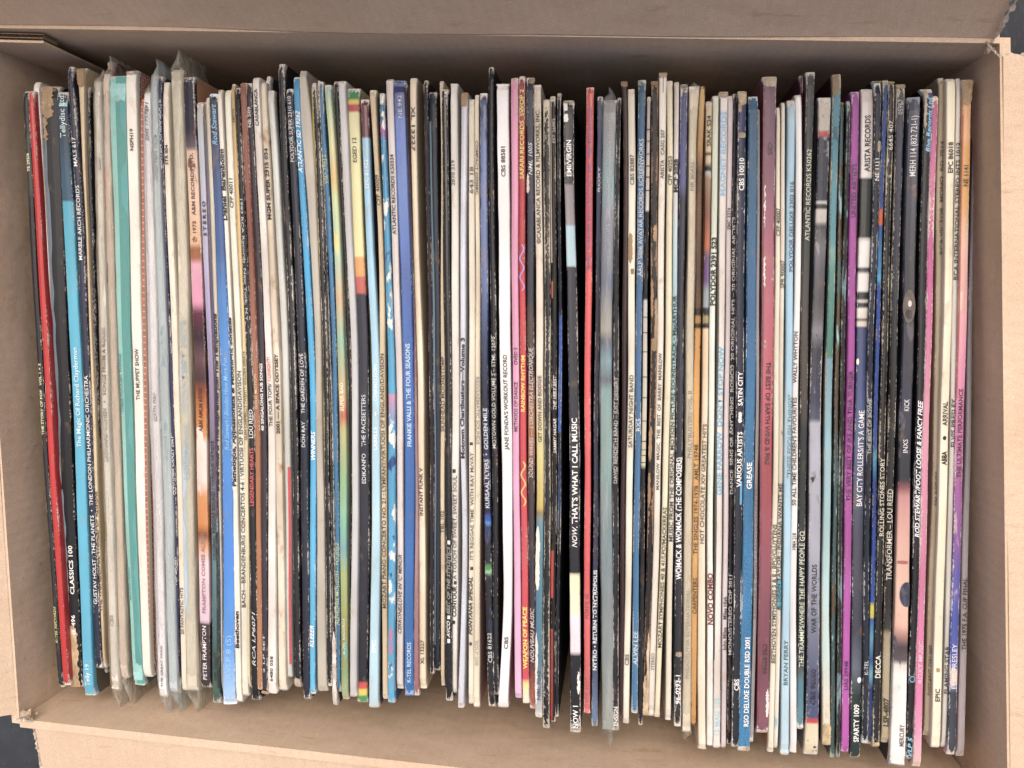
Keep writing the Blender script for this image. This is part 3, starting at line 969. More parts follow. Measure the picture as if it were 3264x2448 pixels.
R('C', (406, 264, 92), (486, 76), (474, 1512, 70), 'wide tricolour-banded', 'tricolour-banded', '#e4dfa0', wear=0.3, extra=[('t800', 424, 82)],
  bands=[(0, '#2c8a54'), ('t350', '#dcc14c', 'h'), ('t386', '#b8343e', 'h'), ('t440', '#e0dba6', 'h'), ('t900', '#e6e2a2'), ('t1448', '#e6e19c'), ('t1450', '#dfa24a', 'h'), ('t1598', '#dd9a44'), ('t1600', '#c4544c', 'h'),
         ('m165', '#23253a', 'h'), ('m900', '#262836'), ('b1360', '#202230'), ('b1365', '#dc4c40', 'h'), ('b1412', '#ecd94a', 'h'), ('b1455', '#35a052', 'h')],
  text=[('EGED 12', 't790', 't615', 28, '#55523c'), ('EDIKANFO    THE PACESETTERS', 'm1505', 'm880', 29, '#dfe0e0')])
R('C', (488, 344, 60), (568, 58), (555, 1545, 68), 'sky blue maroon-topped', 'maroon-topped', '#a4d3e8', wear=0.2, rough=0.3, face='#2c3448', extra=[('t900', 508, 52)],
  bands=[(0, '#6b3040'), ('t610', '#66303e'), ('t622', '#8fbfd8', 'h'), ('t1200', '#93c8e2'), ('m600', '#a6d8ec'), ('b1540', '#b8dfee')],
  text=[('EPC 81422', 't975', 't772', 26, '#d3e9f2', 'b'), ('LABELLE', 'm1270', 'm1105', 26, '#e6f5fa', 'b'), ('\u2022', 'm1030', 'm1000', 26, '#f0f8fb', 'b'), ('CHAMELEON', 'm925', 'm668', 26, '#e2f2f8', 'b'), ('EPIC', 'b1145', 'b1060', 26, '#eef8fb', 'b')])
R('C', (544, 276, 54), (620, 42), (635, 1486, 40), 'tan bent-topped', 'bent-topped tan', '#d8c39a', stain=0.4, face='#8b7d62', wear=0.2, extra=[('t300', 545, 48), ('t700', 568, 36), ('t1300', 602, 36)],
  text=[('CFP 40009', 't1095', 't878', 26, '#4e4436'), ('MOZART PIANO CONCERTO NO. 21 : LYMPANY/VIRTUOSI OF ENGLAND/DAVISON', 'b838', 'm590', 27, '#473e32')])
R('C', (610, 300, 34), (678, 52), (678, 1518, 50), 'blue and white patterned', 'blue patterned', '#2f9ac8', wear=0.25, face='#224e86', rough=0.3,
  bands=[(0, '#23648a'), ('t480', '#2a6f98'), ('t500', '#9a5aa0', 'h'), ('t610', '#2a8cba', 'h'), ('m850', '#3aa4d0'), ('m880', '#c58aa8', 'h'), ('m1120', '#3a9ccc'), ('b1500', '#4fb0dc')],
  patt=[('#dfe6dc', 190, 0.56, 0.45), ('#1f4f8c', 150, 0.62, 0.5)], text=[('RECORDS', 'b1150', 'b975', 26, '#d86a9a', 'b')])
R('C', (664, 198, 56), (735, 48), (738, 1412, 50), 'pale blush grey', 'blush grey', '#d8d0cc', wear=0.12, stain=0.2,
  text=[('ATLANTIC RECORDS K50334', 't1300', 't735', 27, '#403c3a'), ("CERRONE/LOVE IN 'C' MINOR", 'b1015', 'b460', 27, '#403c3a', 'i')])
R('C', (736, 208, 90), (802, 78), (806, 1458, 66), 'wide royal blue', 'royal blue', '#2c5fb6', wear=0.22, wc='#8fb0e0', rough=0.3,
  bands=[(0, '#27356c'), ('t450', '#2c458c'), ('t480', '#3c68bc'), ('t1000', '#4a78c8'), ('t1600', '#3560b0'), ('m400', '#2f66b8'), ('b0', '#2468b4'), ('b1450', '#2a72b8')],
  text=[('NE 942', 't480', 't320', 28, '#b3c6ea'), ('FRANKIE VALLI & THE FOUR SEASONS', 'm1245', 'm520', 30, '#b8dcf4', 'b'), ('K-TEL RECORDS', 'b1355', 'b1075', 30, '#c9e2f2', '')])
R('C', (778, 230, 10), (850, 14), (856, 1458, 36), 'dusty rose-grey', 'dusty rose', '#a8767e', wear=0.2, dz=-0.0015, bands=[(0, '#2a2636'), ('t1600', '#5a4a5c'), ('m900', '#a87a84'), ('b300', '#b08a92'), ('b1450', '#a86a70')])
R('C', (830, 190, 54), (885, 48), (900, 1412, 50), 'buttermilk', 'buttermilk', '#ecdcbc', face='#c4ae88', stain=0.2, wear=0.1, extra=[('t900', 840, 44)],
  text=[('XL 13227', 't712', 't395', 26, '#2e2a26', 'd'), ('INSTANT FUNK V', 'b182', 'm1395', 26, '#2e2a26'), ('XL 13227', 'b1232', 'b1062', 26, '#2e2a26')])
R('C', (920, 208, 30), (962, 34), (966, 1310, 28), 'black purple-tinged', 'purple-tinged', '#221826', wear=0.5, dz=-0.003, face='#2a1a2e')
R('C', (968, 292, 56), (1005, 56), (1000, 1282, 44), 'dark teal-blue', 'dark teal-blue', '#1b2838', wear=0.15, dz=-0.003, shapes=[('rect', 't500', 'b1100', -0.48, -0.22, '#5c7c8e')], face='#182436')
R('D', (57, 212, 26), (68, 30), (68, 1282, 26), 'narrow biscuit', 'narrow biscuit', '#d9c59e', stain=0.4, extra=[('t500', 62, 14), ('t1300', 62, 14)],
  text=[('SKINHEAD MOONSTOMP', 'm1140', 'm610', 24, '#4a4238'), ('TBL 102', 'b195', 'b38', 24, '#4a4238')])
R('D', (80, 270, 46), (104, 48), (113, 1384, 50), 'black taped', 'taped black', '#1f2023', wear=0.35, rough=0.25,
  shapes=[('rect', 'b248', 'b275', -0.15, 0.25, '#e8e4d4'), ('rect', 'b775', 'b800', -0.15, 0.25, '#e8e4d4'), ('rect', 'b940', 'b968', -0.15, 0.25, '#e8e4d4')],
  text=[('AVCO', 'b930', 'b812', 24, '#e3ded0', 'bi'), ('BEST OF THE STYLISTICS', 'b765', 'b290', 24, '#98948a', 'i')])
R('D', (146, 230, 52), (160, 56), (145, 1336, 46), 'white grey-lettered', 'grey-lettered white', '#dedcd2', stain=0.3, wear=0.12,
  shapes=[('rect', 'm1405', 'm1430', -0.35, 0.1, '#2a2826'), ('rect', 'b535', 'b560', -0.1, 0.3, '#2a2826'), ('rect', 'b815', 'b840', -0.25, 0.15, '#2a2826')],
  text=[('2870 319', 't955', 't775', 26, '#6d6a62', '', -0.2), ('A TOUCH OF SWEET, SWEET SOUL', 'b525', 'm1450', 26, '#5d5a52'), ('CONTOUR', 'b788', 'b570', 28, '#2a2826', 'b')])
R('D', (222, 292, 46), (208, 40), (195, 1436, 46), 'silvery white', 'silvery white', '#ced3de', wear=0.2, rough=0.28, stain=0.3, torn=[('t290', 't400', -0.5, 0.5, '#a8865c')], extra=[('b500', 220, 36)],
  text=[('Motown Chartbusters\u2014Volume 3', 'm1330', 'm478', 27, '#1f2432', 'b')])
R('D', (270, 342, 44), (276, 46), (267, 1412, 40), 'cream square-marked', 'square-marked cream', '#e2dac2', stain=0.4, wear=0.12,
  shapes=[('rect', 'm1215', 'm1235', -0.3, 0.2, '#2a2826'), ('rect', 'b435', 'b458', -0.2, 0.3, '#2a2826'), ('rect', 'b968', 'b990', -0.3, 0.15, '#2a2826')],
  text=[('643 18', 't1010', 't822', 26, '#5a564c'), ("IT'S REGGAE TIME  WITH RAY McVAY", 'b385', 'm1285', 24, '#55514a'), ('FONTANA SPECIAL', 'b915', 'b505', 26, '#3a3733', 'bi', -0.1)])
R('D', (308, 310, 32), (318, 38), (306, 1436, 46), 'cream grey-lettered', 'grey-lettered cream', '#e4d9bc', stain=0.45, wear=0.12, face='#c98f80',
  text=[('COMPACT COSMIC', 't1020', 't640', 18, '#55504a', 'd'), ('REGGAEMATIC SOUNDS', 'm755', 'm1230', 24, '#8f8a80', 'd'), ('BDLP 208', 'b955', 'b1130', 24, '#a59f92', 'd')])
R('D', (355, 298, 56), (368, 52), (414, 1432, 52), 'slate blue to black', 'slate blue', '#3f5684', wear=0.25, rough=0.3, extra=[('b300', 388, 50), ('b800', 395, 50)],
  bands=[(0, '#4a5674'), ('t700', '#5c6f9c'), ('t1100', '#647ab0'), ('m100', '#5a70a6'), ('m500', '#2c3a5e'), ('m900', '#1c2234'), ('m1300', '#26304a'), ('b50', '#1c2234'), ('b62', '#2c4a9c', 'h'), ('b115', '#2c58ac'), ('b120', '#4a8ad0', 'h'),
         ('b145', '#20283a', 'h'), ('b415', '#24262c'), ('b420', '#3a7a44', 'h'), ('b458', '#4a9a5c'), ('b465', '#9cc89e', 'h'), ('b485', '#4a9a5c', 'h'), ('b498', '#24262a', 'h'), ('b1430', '#1a1b1f')],
  patt=[('#31416a', 170, 0.60, 0.3)],
  text=[('KURSAAL FLYERS  \u2022  GOLDEN MILE', 'b20', 'm975', 28, '#c3cad6', 'b'), ('CBS 81622', 'b1108', 'b900', 28, '#d3d4d4')])
R('D', (408, 114, 38), (430, 42), (444, 1346, 40), 'tall slim black', 'tall slim black', '#1b1c20', wear=0.35, extra=[('t700', 408, 42)],
  text=[('MOTOWN GOLD VOLUME 2 \u2013 STML 12070', 'm1258', 'm472', 26, '#cfccc0')])
R('D', (490, 234, 90), (512, 82), (492, 1438, 74), 'wide bright white', 'bright white', '#ecebea', wear=0.05, stain=0.03, face='#dba0a8', extra=[('b0', 526, 74), ('b700', 526, 66)],
  text=[('CBS 88581', 't892', 't680', 29, '#2c2a2a'), ("JANE FONDA'S WORKOUT RECORD", 'm1268', 'm598', 29, '#2c2a2a'), ('CBS', 'b1012', 'b925', 29, '#33302f')])
R('D', (575, 190, 56), (582, 50), (602, 1366, 52), 'candy pink', 'candy pink', '#dc8fb4', wear=0.08, bands=[(0, '#d890aa'), ('t800', '#dc90b0'), ('m800', '#e49cc0'), ('b1360', '#e4b0d2')],
  text=[('METHODS OF DANCE', 'm1140', 'm790', 26, '#54304a'), ('OVED 5', 'm670', 'm548', 26, '#54304a')])
R('D', (627, 178, 46), (633, 46), (656, 1402, 50), 'red yellow-lettered', 'yellow-lettered red', '#c93038', wear=0.3, extra=[('t900', 627, 46)],
  bands=[(0, '#8e2a34'), ('t500', '#a82c38'), ('m200', '#cc3a40'), ('b600', '#d2404a'), ('b1150', '#d23a44'), ('b1225', '#d8405a'), ('b1240', '#ecd06a', 'h'), ('b1320', '#f0e2b0'), ('b1400', '#efe6d8')],
  shapes=[('wave', 't1370', 'm150', -0.5, 0.5, '#b58ad0'), ('wave', 'm1350', 'b5', -0.5, 0.5, '#ecb840')],
  text=[('SAFARI RECORDS  SWOP 2', 't910', 't278', 28, '#e4cf4a', 'b'), ('RAINBOW RHYTHM', 'm1000', 'm605', 27, '#f0d848', 'b'), ('WEAPON OF PEACE', 'b1150', 'b715', 29, '#f6ea52', 'b')])
R('D', (686, 190, 58), (690, 54), (703, 1445, 44), 'dark navy-to-bronze', 'navy-to-bronze', '#2a2c3a', wear=0.35,
  bands=[(0, '#2c3244'), ('t1200', '#2e3448'), ('m200', '#2a2a34'), ('m330', '#4a3a38'), ('m700', '#4a342c'), ('m900', '#8a5230'), ('m1100', '#a0683a'), ('m1250', '#9a5c38'), ('m1450', '#4a3438'), ('b500', '#36303c'), ('b1100', '#4a3034'), ('b1200', '#8a4234'), ('b1440', '#b0604a')],
  torn=[('t188', 't240', -0.1, 0.5, '#9c8464')], shapes=[('blot', 't870', 't1010', -0.5, -0.2, '#d3c9b4')],
  text=[('NML 1005', 't880', 't650', 27, '#cfd2d4', 'i'), ("SOUND WAVES \u2014 L'ORCHESTRA ELECTRONIQUE", 'm1465', 'm360', 29, '#d2cbc4', 'i'), ('NOUVEAU MUSIC', 'b1108', 'b722', 27, '#c2b4b0', 'i')])
R('D', (736, 238, 52), (754, 54), (745, 1502, 56), 'ivory to teal worn', 'ivory-to-teal', '#e0d4bd', wear=0.3, stain=0.35, wc='#e6e0d2',
  bands=[(0, '#d5c4a4'), ('t600', '#ddd0b8'), ('m800', '#e4d8c4'), ('m1000', '#d8cda4'), ('m1300', '#d8cf7c'), ('b20', '#c9b04c'), ('b55', '#8a8258'), ('b90', '#5c94a8', 'h'), ('b700', '#4a86a0'), ('b1100', '#4a8098'), ('b1300', '#8a9aa8'), ('b1500', '#d0cec8')],
  shapes=[('blot', 'b150', 'b600', -0.5, 0.05, '#e6dfd0'), ('blot', 'b900', 'b1400', -0.5, -0.15, '#dcd8d0')],
  text=[('\u00a9CASABLANCA RECORD & FILMWORKS, INC.', 't1365', 't420', 28, '#2e2a28'), ('GET DOWN AND BOOGIE', 'm1215', 'm745', 26, '#4a463e'), ('NBL 7042', 'b1370', 'b1165', 26, '#2f4a66')])
R('D', (800, 345, 52), (807, 46), (797, 1582, 52), 'heavily flaked black', 'flaked black', '#17181c', wear=0.95, wc='#cfc4ac', face='#2a2a2c')
R('D', (846, 322, 40), (855, 42), (846, 1532, 36), 'black red-striped', 'red-striped', '#221f22', wear=0.4, shapes=[('rect', 't330', 't1500', -0.5, -0.28, '#c9b9a0'), ('rect', 'm80', 'm200', -0.5, -0.2, '#c2562e'), ('rect', 'b320', 'b655', -0.5, 0.0, '#c8322a'), ('rect', 'b870', 'b1520', -0.5, -0.05, '#b03028')],
  text=[('EST 26882', 't655', 't485', 20, '#c9c4ba', '', 0.15), ('SAMMY HAGAR      THE VERY BEST', 'm1295', 'm742', 22, '#e3dfd8', 'bi', 0.15)])
R('D', (890, 298, 30), (897, 24), (872, 1502, 24), 'thin black and cobalt', 'black-and-cobalt', '#1b1e2a', wear=0.55, extra=[('t600', 887, 22)], torn=[('t295', 't330', -0.5, 0.5, '#b7a88c')],
  bands=[(0, '#1b1e28'), ('m300', '#1b2030'), ('m325', '#2c5cb0', 'h'), ('m1140', '#2c5cac'), ('m1155', '#1b1e28', 'h'), ('b0', '#25406c'), ('b200', '#1b1e28'), ('b1500', '#1b1e28')])
R('D', (957, 352, 80), (993, 78), (1005, 1610, 78), 'wide black pastel-blocked', 'pastel-blocked', '#171a24', wear=0.45, extra=[('t1000', 962, 72)], rough=0.35,
  bands=[(0, '#1d1f28'), ('t938', '#1d202a'), ('t940', '#8a8488', 'h'), ('t1233', '#8f898e'), ('t1236', '#a4ccd8', 'h'), ('t1524', '#a6d0da'), ('t1528', '#1b2030', 'h'), ('b486', '#191c24'), ('b490', '#f0ecb8', 'h'), ('b772', '#efeac0'), ('b778', '#eedde8', 'h'), ('b1043', '#f0dfe8'), ('b1047', '#1b1e26', 'h'), ('b1610', '#1b1c20')],
  torn=[('t350', 't372', -0.5, 0.5, '#c9bea8'), ('b1585', 'b1612', -0.5, 0.5, '#e4dccc')], shapes=[('blot', 't450', 't510', -0.45, -0.05, '#e6e4de'), ('blot', 't375', 't430', -0.45, -0.1, '#dcd8d0'), ('blot', 'b1170', 'b1330', 0.2, 0.42, '#e6e4de')],
  text=[('EMI/VIRGIN', 't890', 't635', 32, WH, 'b'), ('NOW,', 'b295', 'b150', 36, WH, 'i'), ("THAT'S WHAT I CALL MUSIC", 'b130', 'm1045', 38, WH, 'b'), ('NOW 1', 'b1570', 'b1410', 36, WH, 'b')])
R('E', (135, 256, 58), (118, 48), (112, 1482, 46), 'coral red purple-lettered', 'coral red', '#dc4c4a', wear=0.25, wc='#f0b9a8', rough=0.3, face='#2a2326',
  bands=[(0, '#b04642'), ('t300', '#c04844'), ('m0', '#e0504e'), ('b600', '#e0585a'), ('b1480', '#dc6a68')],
  text=[('\u00a91981 WARNER BROS RECORDS INC. PRINTED IN U.S.A', 't1545', 't400', 26, '#86508c', ''), ('FORCE 10', 'b800', 'b628', 24, '#8a4444', ''), ('WK 3557', 'b1390', 'b1215', 24, '#a85a58', '')])
R('E', (206, 324, 40), (180, 32), (166, 1570, 48), 'dusk blue white-lettered', 'dusk blue', '#30344c', wear=0.45,
  bands=[(0, '#56627a'), ('t600', '#3f4866'), ('m300', '#2c2c3c'), ('b400', '#34364e'), ('b1000', '#2a3048'), ('b1300', '#55688c'), ('b1560', '#6a84a8')],
  text=[('ROXY', 't1000', 't820', 16, '#b0b8c2', ''), ('NYTRO \u2022 RETURN TO NYTROPOLIS', 'b1160', 'b455', 26, '#dfe4ea', 'b')])
R('E', (276, 345, 104), (246, 86), (264, 1600, 90), 'wide grey-teal bagged', 'grey-teal bagged', '#7e98a0', wear=0.1, rough=0.3, extra=[('t800', 266, 92)],
  bands=[(0, '#8a8a84'), ('t600', '#8c929c'), ('t900', '#7aa2ac'), ('t1200', '#767e98'), ('t1500', '#6c7890'), ('m100', '#5c6a86'), ('m420', '#b0ac9c'), ('m500', '#4a526c'), ('m650', '#6fa2b0'), ('m780', '#4a5c68'), ('m850', '#78a8a8'), ('m1300', '#86b0ac'), ('b200', '#6c8a92'), ('b700', '#74868c'), ('b1600', '#9aa29a')],
  film=('#e6eaea', 0.24, 0.022, 0.034, 0.0008))
R('E', (342, 330, 28), (316, 42), (316, 1596, 46), 'cracked black white-lettered', 'cracked black', '#1b1b1f', wear=0.7, wc='#b8b4ac', extra=[('t900', 326, 34)],
  text=[('DAVID BENDETH BAND \u2013 JUST DESSERT', 'm1505', 'm755', 25, '#b0aca6'), ('ENSIGN', 'b1555', 'b1418', 28, '#e6e3da', 'b')])
R('E', (374, 212, 48), (374, 36), (352, 1502, 36), 'chocolate brown', 'chocolate', '#3a2422', wear=0.3, wc='#7c5a52', rough=0.35, extra=[('t300', 380, 42), ('t900', 388, 40)], torn=[('t208', 't260', -0.5, 0.5, '#8e745a')])
R('E', (425, 268, 54), (423, 52), (388, 1552, 46), 'ivory smudged', 'smudged ivory', '#e6e0ca', stain=0.4, wear=0.12, extra=[('t900', 430, 54)],
  shapes=[('blot', 't1290', 't1500', -0.45, 0.1, '#9c7a4a'), ('blot', 't1540', 't1580', -0.1, 0.35, '#8e6c40')],
  text=[('CBS 82887', 't950', 't735', 27, '#4a463e'), ('SATURDAY NIGHT BAND', 'm1252', 'm740', 27, '#4e4a42'), ('CBS', 'b1130', 'b1050', 28, '#55514a')])
R('E', (502, 204, 56), (475, 46), (448, 1478, 48), 'steel blue white-lettered', 'steel blue', '#3b6b94', wear=0.55, wc='#cfd2c6',
  bands=[(0, '#2c5468'), ('t500', '#305c84'), ('m300', '#3c6c9c'), ('b300', '#38729c'), ('b1470', '#3a7ca8')], torn=[('t202', 't250', -0.5, -0.1, '#9c9a84')],
  text=[('AALP 5006 AVATAR RECORDS SCREENWORKS', 'm45', 't625', 29, '#c3d2d8'), ('RX5', 'm1135', 'm1048', 28, '#dce4e4'), ('ALVIN LEE', 'b1125', 'b890', 30, '#d8e4ea')])
tick = [('rect', k, k2, -0.5, 0.5, '#1a1a1e') for k, k2 in (('t555', 't563'), ('t638', 't645'), ('t728', 't735'), ('t812', 't820'), ('t890', 't898'), ('t985', 't992'), ('m330', 'm336'), ('m440', 'm446'), ('m575', 'm581'), ('m752', 'm758'), ('m898', 'm904'), ('m1062', 'm1068'), ('m1205', 'm1211'), ('m1265', 'm1270'), ('m1305', 'm1310'), ('m1355', 'm1360'))]
R('E', (550, 324, 24), (518, 34), (490, 1562, 30), 'slim white-and-black ticked', 'ticked', '#d9d4ca', wear=0.3, shapes=tick, dz=-0.001,
  bands=[(0, '#a8a098'), ('t600', '#c4bcb2'), ('t1128', '#cfc8be'), ('t1132', '#18191c', 'h'), ('m205', '#18191c'), ('m210', '#cdcaca', 'h'), ('m600', '#cfcabc'), ('m1385', '#ccc49e'), ('m1392', '#1b1b1e', 'h'), ('b1560', '#1b1b1e')])
R('E', (592, 212, 54), (580, 48), (525, 1492, 42), 'black peeling to brown', 'peeling black', '#1c1a1c', wear=0.75, wc='#b68a60', extra=[('t1000', 588, 50), ('b0', 562, 46)],
  torn=[('t205', 't250', -0.5, 0.5, '#96704c'), ('t1235', 't1350', -0.1, 0.45, '#c09a70'), ('m60', 'm350', -0.5, -0.12, '#a8845e'), ('m200', 'm570', 0.05, 0.5, '#b09068'), ('m480', 'm575', -0.4, 0.4, '#a87e58'), ('m1100', 'm1350', -0.5, 0.0, '#b88a64'), ('b900', 'b1490', 0.0, 0.5, '#dcc4a0'), ('b1200', 'b1490', -0.5, 0.1, '#d8b68c'), ('m1430', 'm1650', -0.5, -0.1, '#a87a58')])
R('E', (650, 152, 58), (624, 50), (566, 1492, 46), 'tall cream slit-topped', 'slit-topped cream', '#e4decf', stain=0.3, wear=0.12, extra=[('t900', 642, 50), ('b0', 608, 46)],
  shapes=[('rect', 't185', 't300', -0.03, 0.05, '#3a3028')], torn=[('t148', 't190', -0.5, 0.5, '#c4ac88')],
  text=[('ARISTA   CASG 207', 't908', 't562', 24, '#4e4a42'), ('MANILOW  MAGIC  THE  BEST  OF  BARRY  MANILOW', 'm1550', 'm585', 22, '#4a463f'), ('STEREO', 'b1160', 'b1038', 22, '#77736a')])
R('E', (697, 208, 42), (682, 44), (607, 1502, 38), 'straw cream', 'straw cream', '#e3dab6', stain=0.25, wear=0.15, extra=[('t900', 698, 42), ('b0', 662, 40)],
  text=[('CFP 40253', 't952', 't748', 26, '#4e4a3c'), ('MOZART SYMPHONIES 40 & 41/LPO/MACKERRAS', 'b1005', 'b15', 26, '#4a4638')])
R('E', (746, 218, 36), (722, 38), (684, 1522, 42), 'white blue-tinted', 'blue-tinted', '#dcd8cc', wear=0.2, extra=[('t900', 740, 36), ('b0', 706, 40)],
  bands=[(0, '#d2c8bc'), ('t700', '#d8d4d2'), ('t1100', '#d3dade'), ('t1250', '#b9d2da'), ('m100', '#a9ccd6'), ('m420', '#7fb0b8'), ('m900', '#a6c2bc'), ('m1200', '#d2ccb4'), ('b1520', '#e2dcc6')],
  text=[('MCF 2828', 't1002', 't768', 27, '#24282e', 'b'), ('MUSIC FROM THE ORIGINAL MOTION PICTURE SOUNDTRACK \u2022 MacARTHUR', 'b255', 'm180', 26, '#243038')])
R('E', (798, 238, 54), (766, 54), (752, 1568, 54), 'graphite white-lettered', 'graphite', '#2c2c34', wear=0.4, face='#6d8a98',
  bands=[(0, '#3a3c58'), ('t350', '#4a4e84'), ('t950', '#53588c'), ('t1050', '#2b2c3a'), ('b1560', '#26272e')],
  torn=[('t235', 't262', -0.5, 0.5, '#94866e'), ('b1030', 'b1065', -0.3, 0.5, '#b8a68c')],
  text=[('WOMACK & WOMACK (THE COMPOSERS)', 'b522', 'm1322', 36, WH, 'b'), ('96-0293-1', 'b1398', 'b1195', 32, WH, 'b')])
R('E', (872, 250, 78), (838, 56), (815, 1610, 60), 'parchment bagged', 'parchment bagged', '#d9cdb2', stain=0.2, extra=[('t700', 858, 56)], face='#bfae8c',
  text=[('PIR 80433', 't992', 't790', 26, '#77705f'), ('PHILLYBUSTERS VOL. II', 'm1328', 'm855', 27, '#857d6b'), ('PHILADELPHIA INTERNATIONAL', 'b1222', 'b595', 27, '#989080')],
  film=('#f2e8d0', 0.30, 0.008, 0.022, 0.0008))
R('E', (930, 248, 42), (888, 48), (864, 1566, 42), 'golden amber', 'golden amber', '#c98f34', wear=0.2, rough=0.25, wc='#5c4224', extra=[('t700', 912, 46)],
  bands=[(0, '#d8b878'), ('t350', '#c8a25c'), ('t710', '#a87c40'), ('t860', '#5c3a24'), ('t1100', '#6a4626'), ('t1600', '#4e3020'), ('m200', '#5e4022'), ('m268', '#241c18', 'h'), ('m322', '#a87830', 'h'), ('m378', '#2a2018', 'h'), ('m420', '#c98f38', 'h'), ('m900', '#dba040'), ('b300', '#d8a24c'), ('b1560', '#c99440')],
  text=[('CARPENTERS', 'b765', 'b510', 28, '#4e3414'), ('THE SINGLES 1974-1978   AMLT 19748', 'b345', 'm1230', 28, '#553a18')])
R('E', (976, 352, 46), (945, 44), (926, 1730, 56), 'peach cream stripe-marked', 'stripe-marked peach', '#e8d6b8', wear=0.12, stain=0.15, extra=[('b0', 928, 48), ('b900', 920, 56)],
  bands=[(0, '#cfb898'), ('t500', '#d6be98'), ('t712', '#d8be94'), ('t716', '#22242e', 'h'), ('t748', '#d2bc94', 'h'), ('t808', '#22242e', 'h'), ('t856', '#b8c2b8', 'h'), ('t900', '#a08060'), ('t1150', '#8a5844'), ('t1380', '#c06a3c'), ('t1450', '#6a5070'), ('m80', '#6a4a80'), ('m150', '#8a98a0'), ('m262', '#98a4a8'), ('m268', '#22242e', 'h'), ('m322', '#9c8c5c', 'h'), ('m378', '#26241e', 'h'), ('m420', '#e6c69c', 'h'), ('m1000', '#e8d2b0'), ('b1700', '#efe3c8')],
  text=[('SRAK 524', 't678', 't460', 27, '#2e2a26', ''), ('HOT CHOCOLATE XIV GREATEST HITS', 'b270', 'm1085', 27, '#5c5242', '')])
R('E', (1022, 318, 44), (992, 44), (979, 1706, 46), 'mint white bold-lettered', 'mint white', '#dfe6d4', wear=0.15, extra=[('b0', 984, 42)],
  bands=[(0, '#cfd6bc'), ('t900', '#d3dec4'), ('m300', '#dde8d8'), ('b0', '#dfe8d8'), ('b500', '#eeeade'), ('b1700', '#f0ebe0')],
  text=[('POLYDOR 2391 523', 'm252', 't1320', 32, '#2a2826', 'b'), ('NOVO COMBO', 'b842', 'b478', 36, '#7c2c34', 'b')])
R('F', (150, 288, 66), (124, 50), (98, 1526, 56), 'white pale-blue-lettered', 'pale-blue-lettered', '#ddd8d0', wear=0.25, stain=0.2, torn=[('t285', 't330', -0.5, 0.5, '#b8a88c')],
  shapes=[('rect', 't340', 'b900', -0.5, -0.38, '#3a3836'), ('rect', 't420', 't900', -0.36, -0.05, '#bcc8e4')],
  text=[('MAGNET RECORDS', 't1025', 't432', 34, '#7fb6d6'), ("GENE FARROW  DON'T STOP NOW", 'm1588', 'm540', 34, '#5fb2d8'), ('12 MAG 125', 'b1425', 'b1165', 34, '#86c6dc')])
R('F', (198, 314, 38), (172, 36), (148, 1532, 36), 'lilac-grey', 'lilac-grey', '#cfc2c4', wear=0.15, stain=0.2,
  text=[('EMC 3374', 't1262', 't1112', 24, '#4e484a'), ('John Miles     Miles High', 'b830', 'b448', 26, '#3c383c')])
R('F', (230, 300, 30), (207, 36), (186, 1500, 32), 'slim dark-grey', 'slim dark-grey', '#1f1f23', wear=0.35, dz=-0.0015,
  text=[('DANCE  SING OR ANYTHING  RONCO  20 ORIGINAL HITS \u2013 20 ORIGINAL ARTISTS', 'm1580', 't1175', 23, '#b4b2ae'), ('MONO/STEREO CDP 2011', 'b858', 'b295', 23, '#b8b6b2')])
R('F', (282, 284, 60), (262, 62), (232, 1522, 58), 'navy torn-topped', 'torn-topped navy', '#1f2740', wear=0.6, wc='#dcd6ca', extra=[('t900', 272, 62)],
  bands=[(0, '#2a3058'), ('t500', '#2b3466'), ('t700', '#242c4c'), ('m0', '#1d2338'), ('m1500', '#1b2130'), ('b1500', '#1b222e')],
  torn=[('t282', 't390', -0.5, 0.5, '#c9b594'), ('t580', 't620', -0.4, 0.4, '#b8ac96'), ('t380', 't440', -0.5, -0.1, '#d0c0a4')], shapes=[('rect', 'm1490', 'm1655', 0.15, 0.42, '#4a9cc8'), ('blot', 'm1000', 'm1080', -0.2, 0.2, '#e2ded6')],
  text=[('CBS 10010', 't990', 't760', 32, WH, 'b'), ('VARIOUS ARTISTS', 'm1530', 'm1140', 31, WH, 'b'), ('SATIN CITY', 'm958', 'm718', 31, WH, 'b'), ('CBS', 'b1110', 'b1028', 31, WH, 'b')])
R('F', (357, 322, 74), (336, 78), (290, 1546, 88), 'wide teal woven-look', 'woven-look teal', '#1f6e9c', wear=0.45, wc='#c3d2d6',
  bands=[(0, '#2b5468'), ('t400', '#204c66'), ('t1000', '#215e80'), ('m300', '#22689a'), ('m900', '#22729e'), ('b0', '#2380b4'), ('b1500', '#2490c4')], patt=[('#1a5a86', 2600, 0.50, 1.0)],
  text=[('GREASE', 'm1545', 'm1358', 34, WH, 'b', 0.05), ('RSO DELUXE DOUBLE RSD 2001', 'b1360', 'b735', 33, WH, 'b', 0.12)], torn=[('b1500', 'b1548', -0.5, 0.5, '#e2ddd0')])
R('F', (394, 410, 18), (386, 26), (344, 1482, 30), 'slim pewter', 'slim pewter', '#a29c9e', dz=-0.003, wear=0.2, extra=[('b600', 366, 28)],
  text=[('REGGAE IS TIGHT / LLOYD CHARMERS', 'b605', 'm1510', 22, '#77717a')])
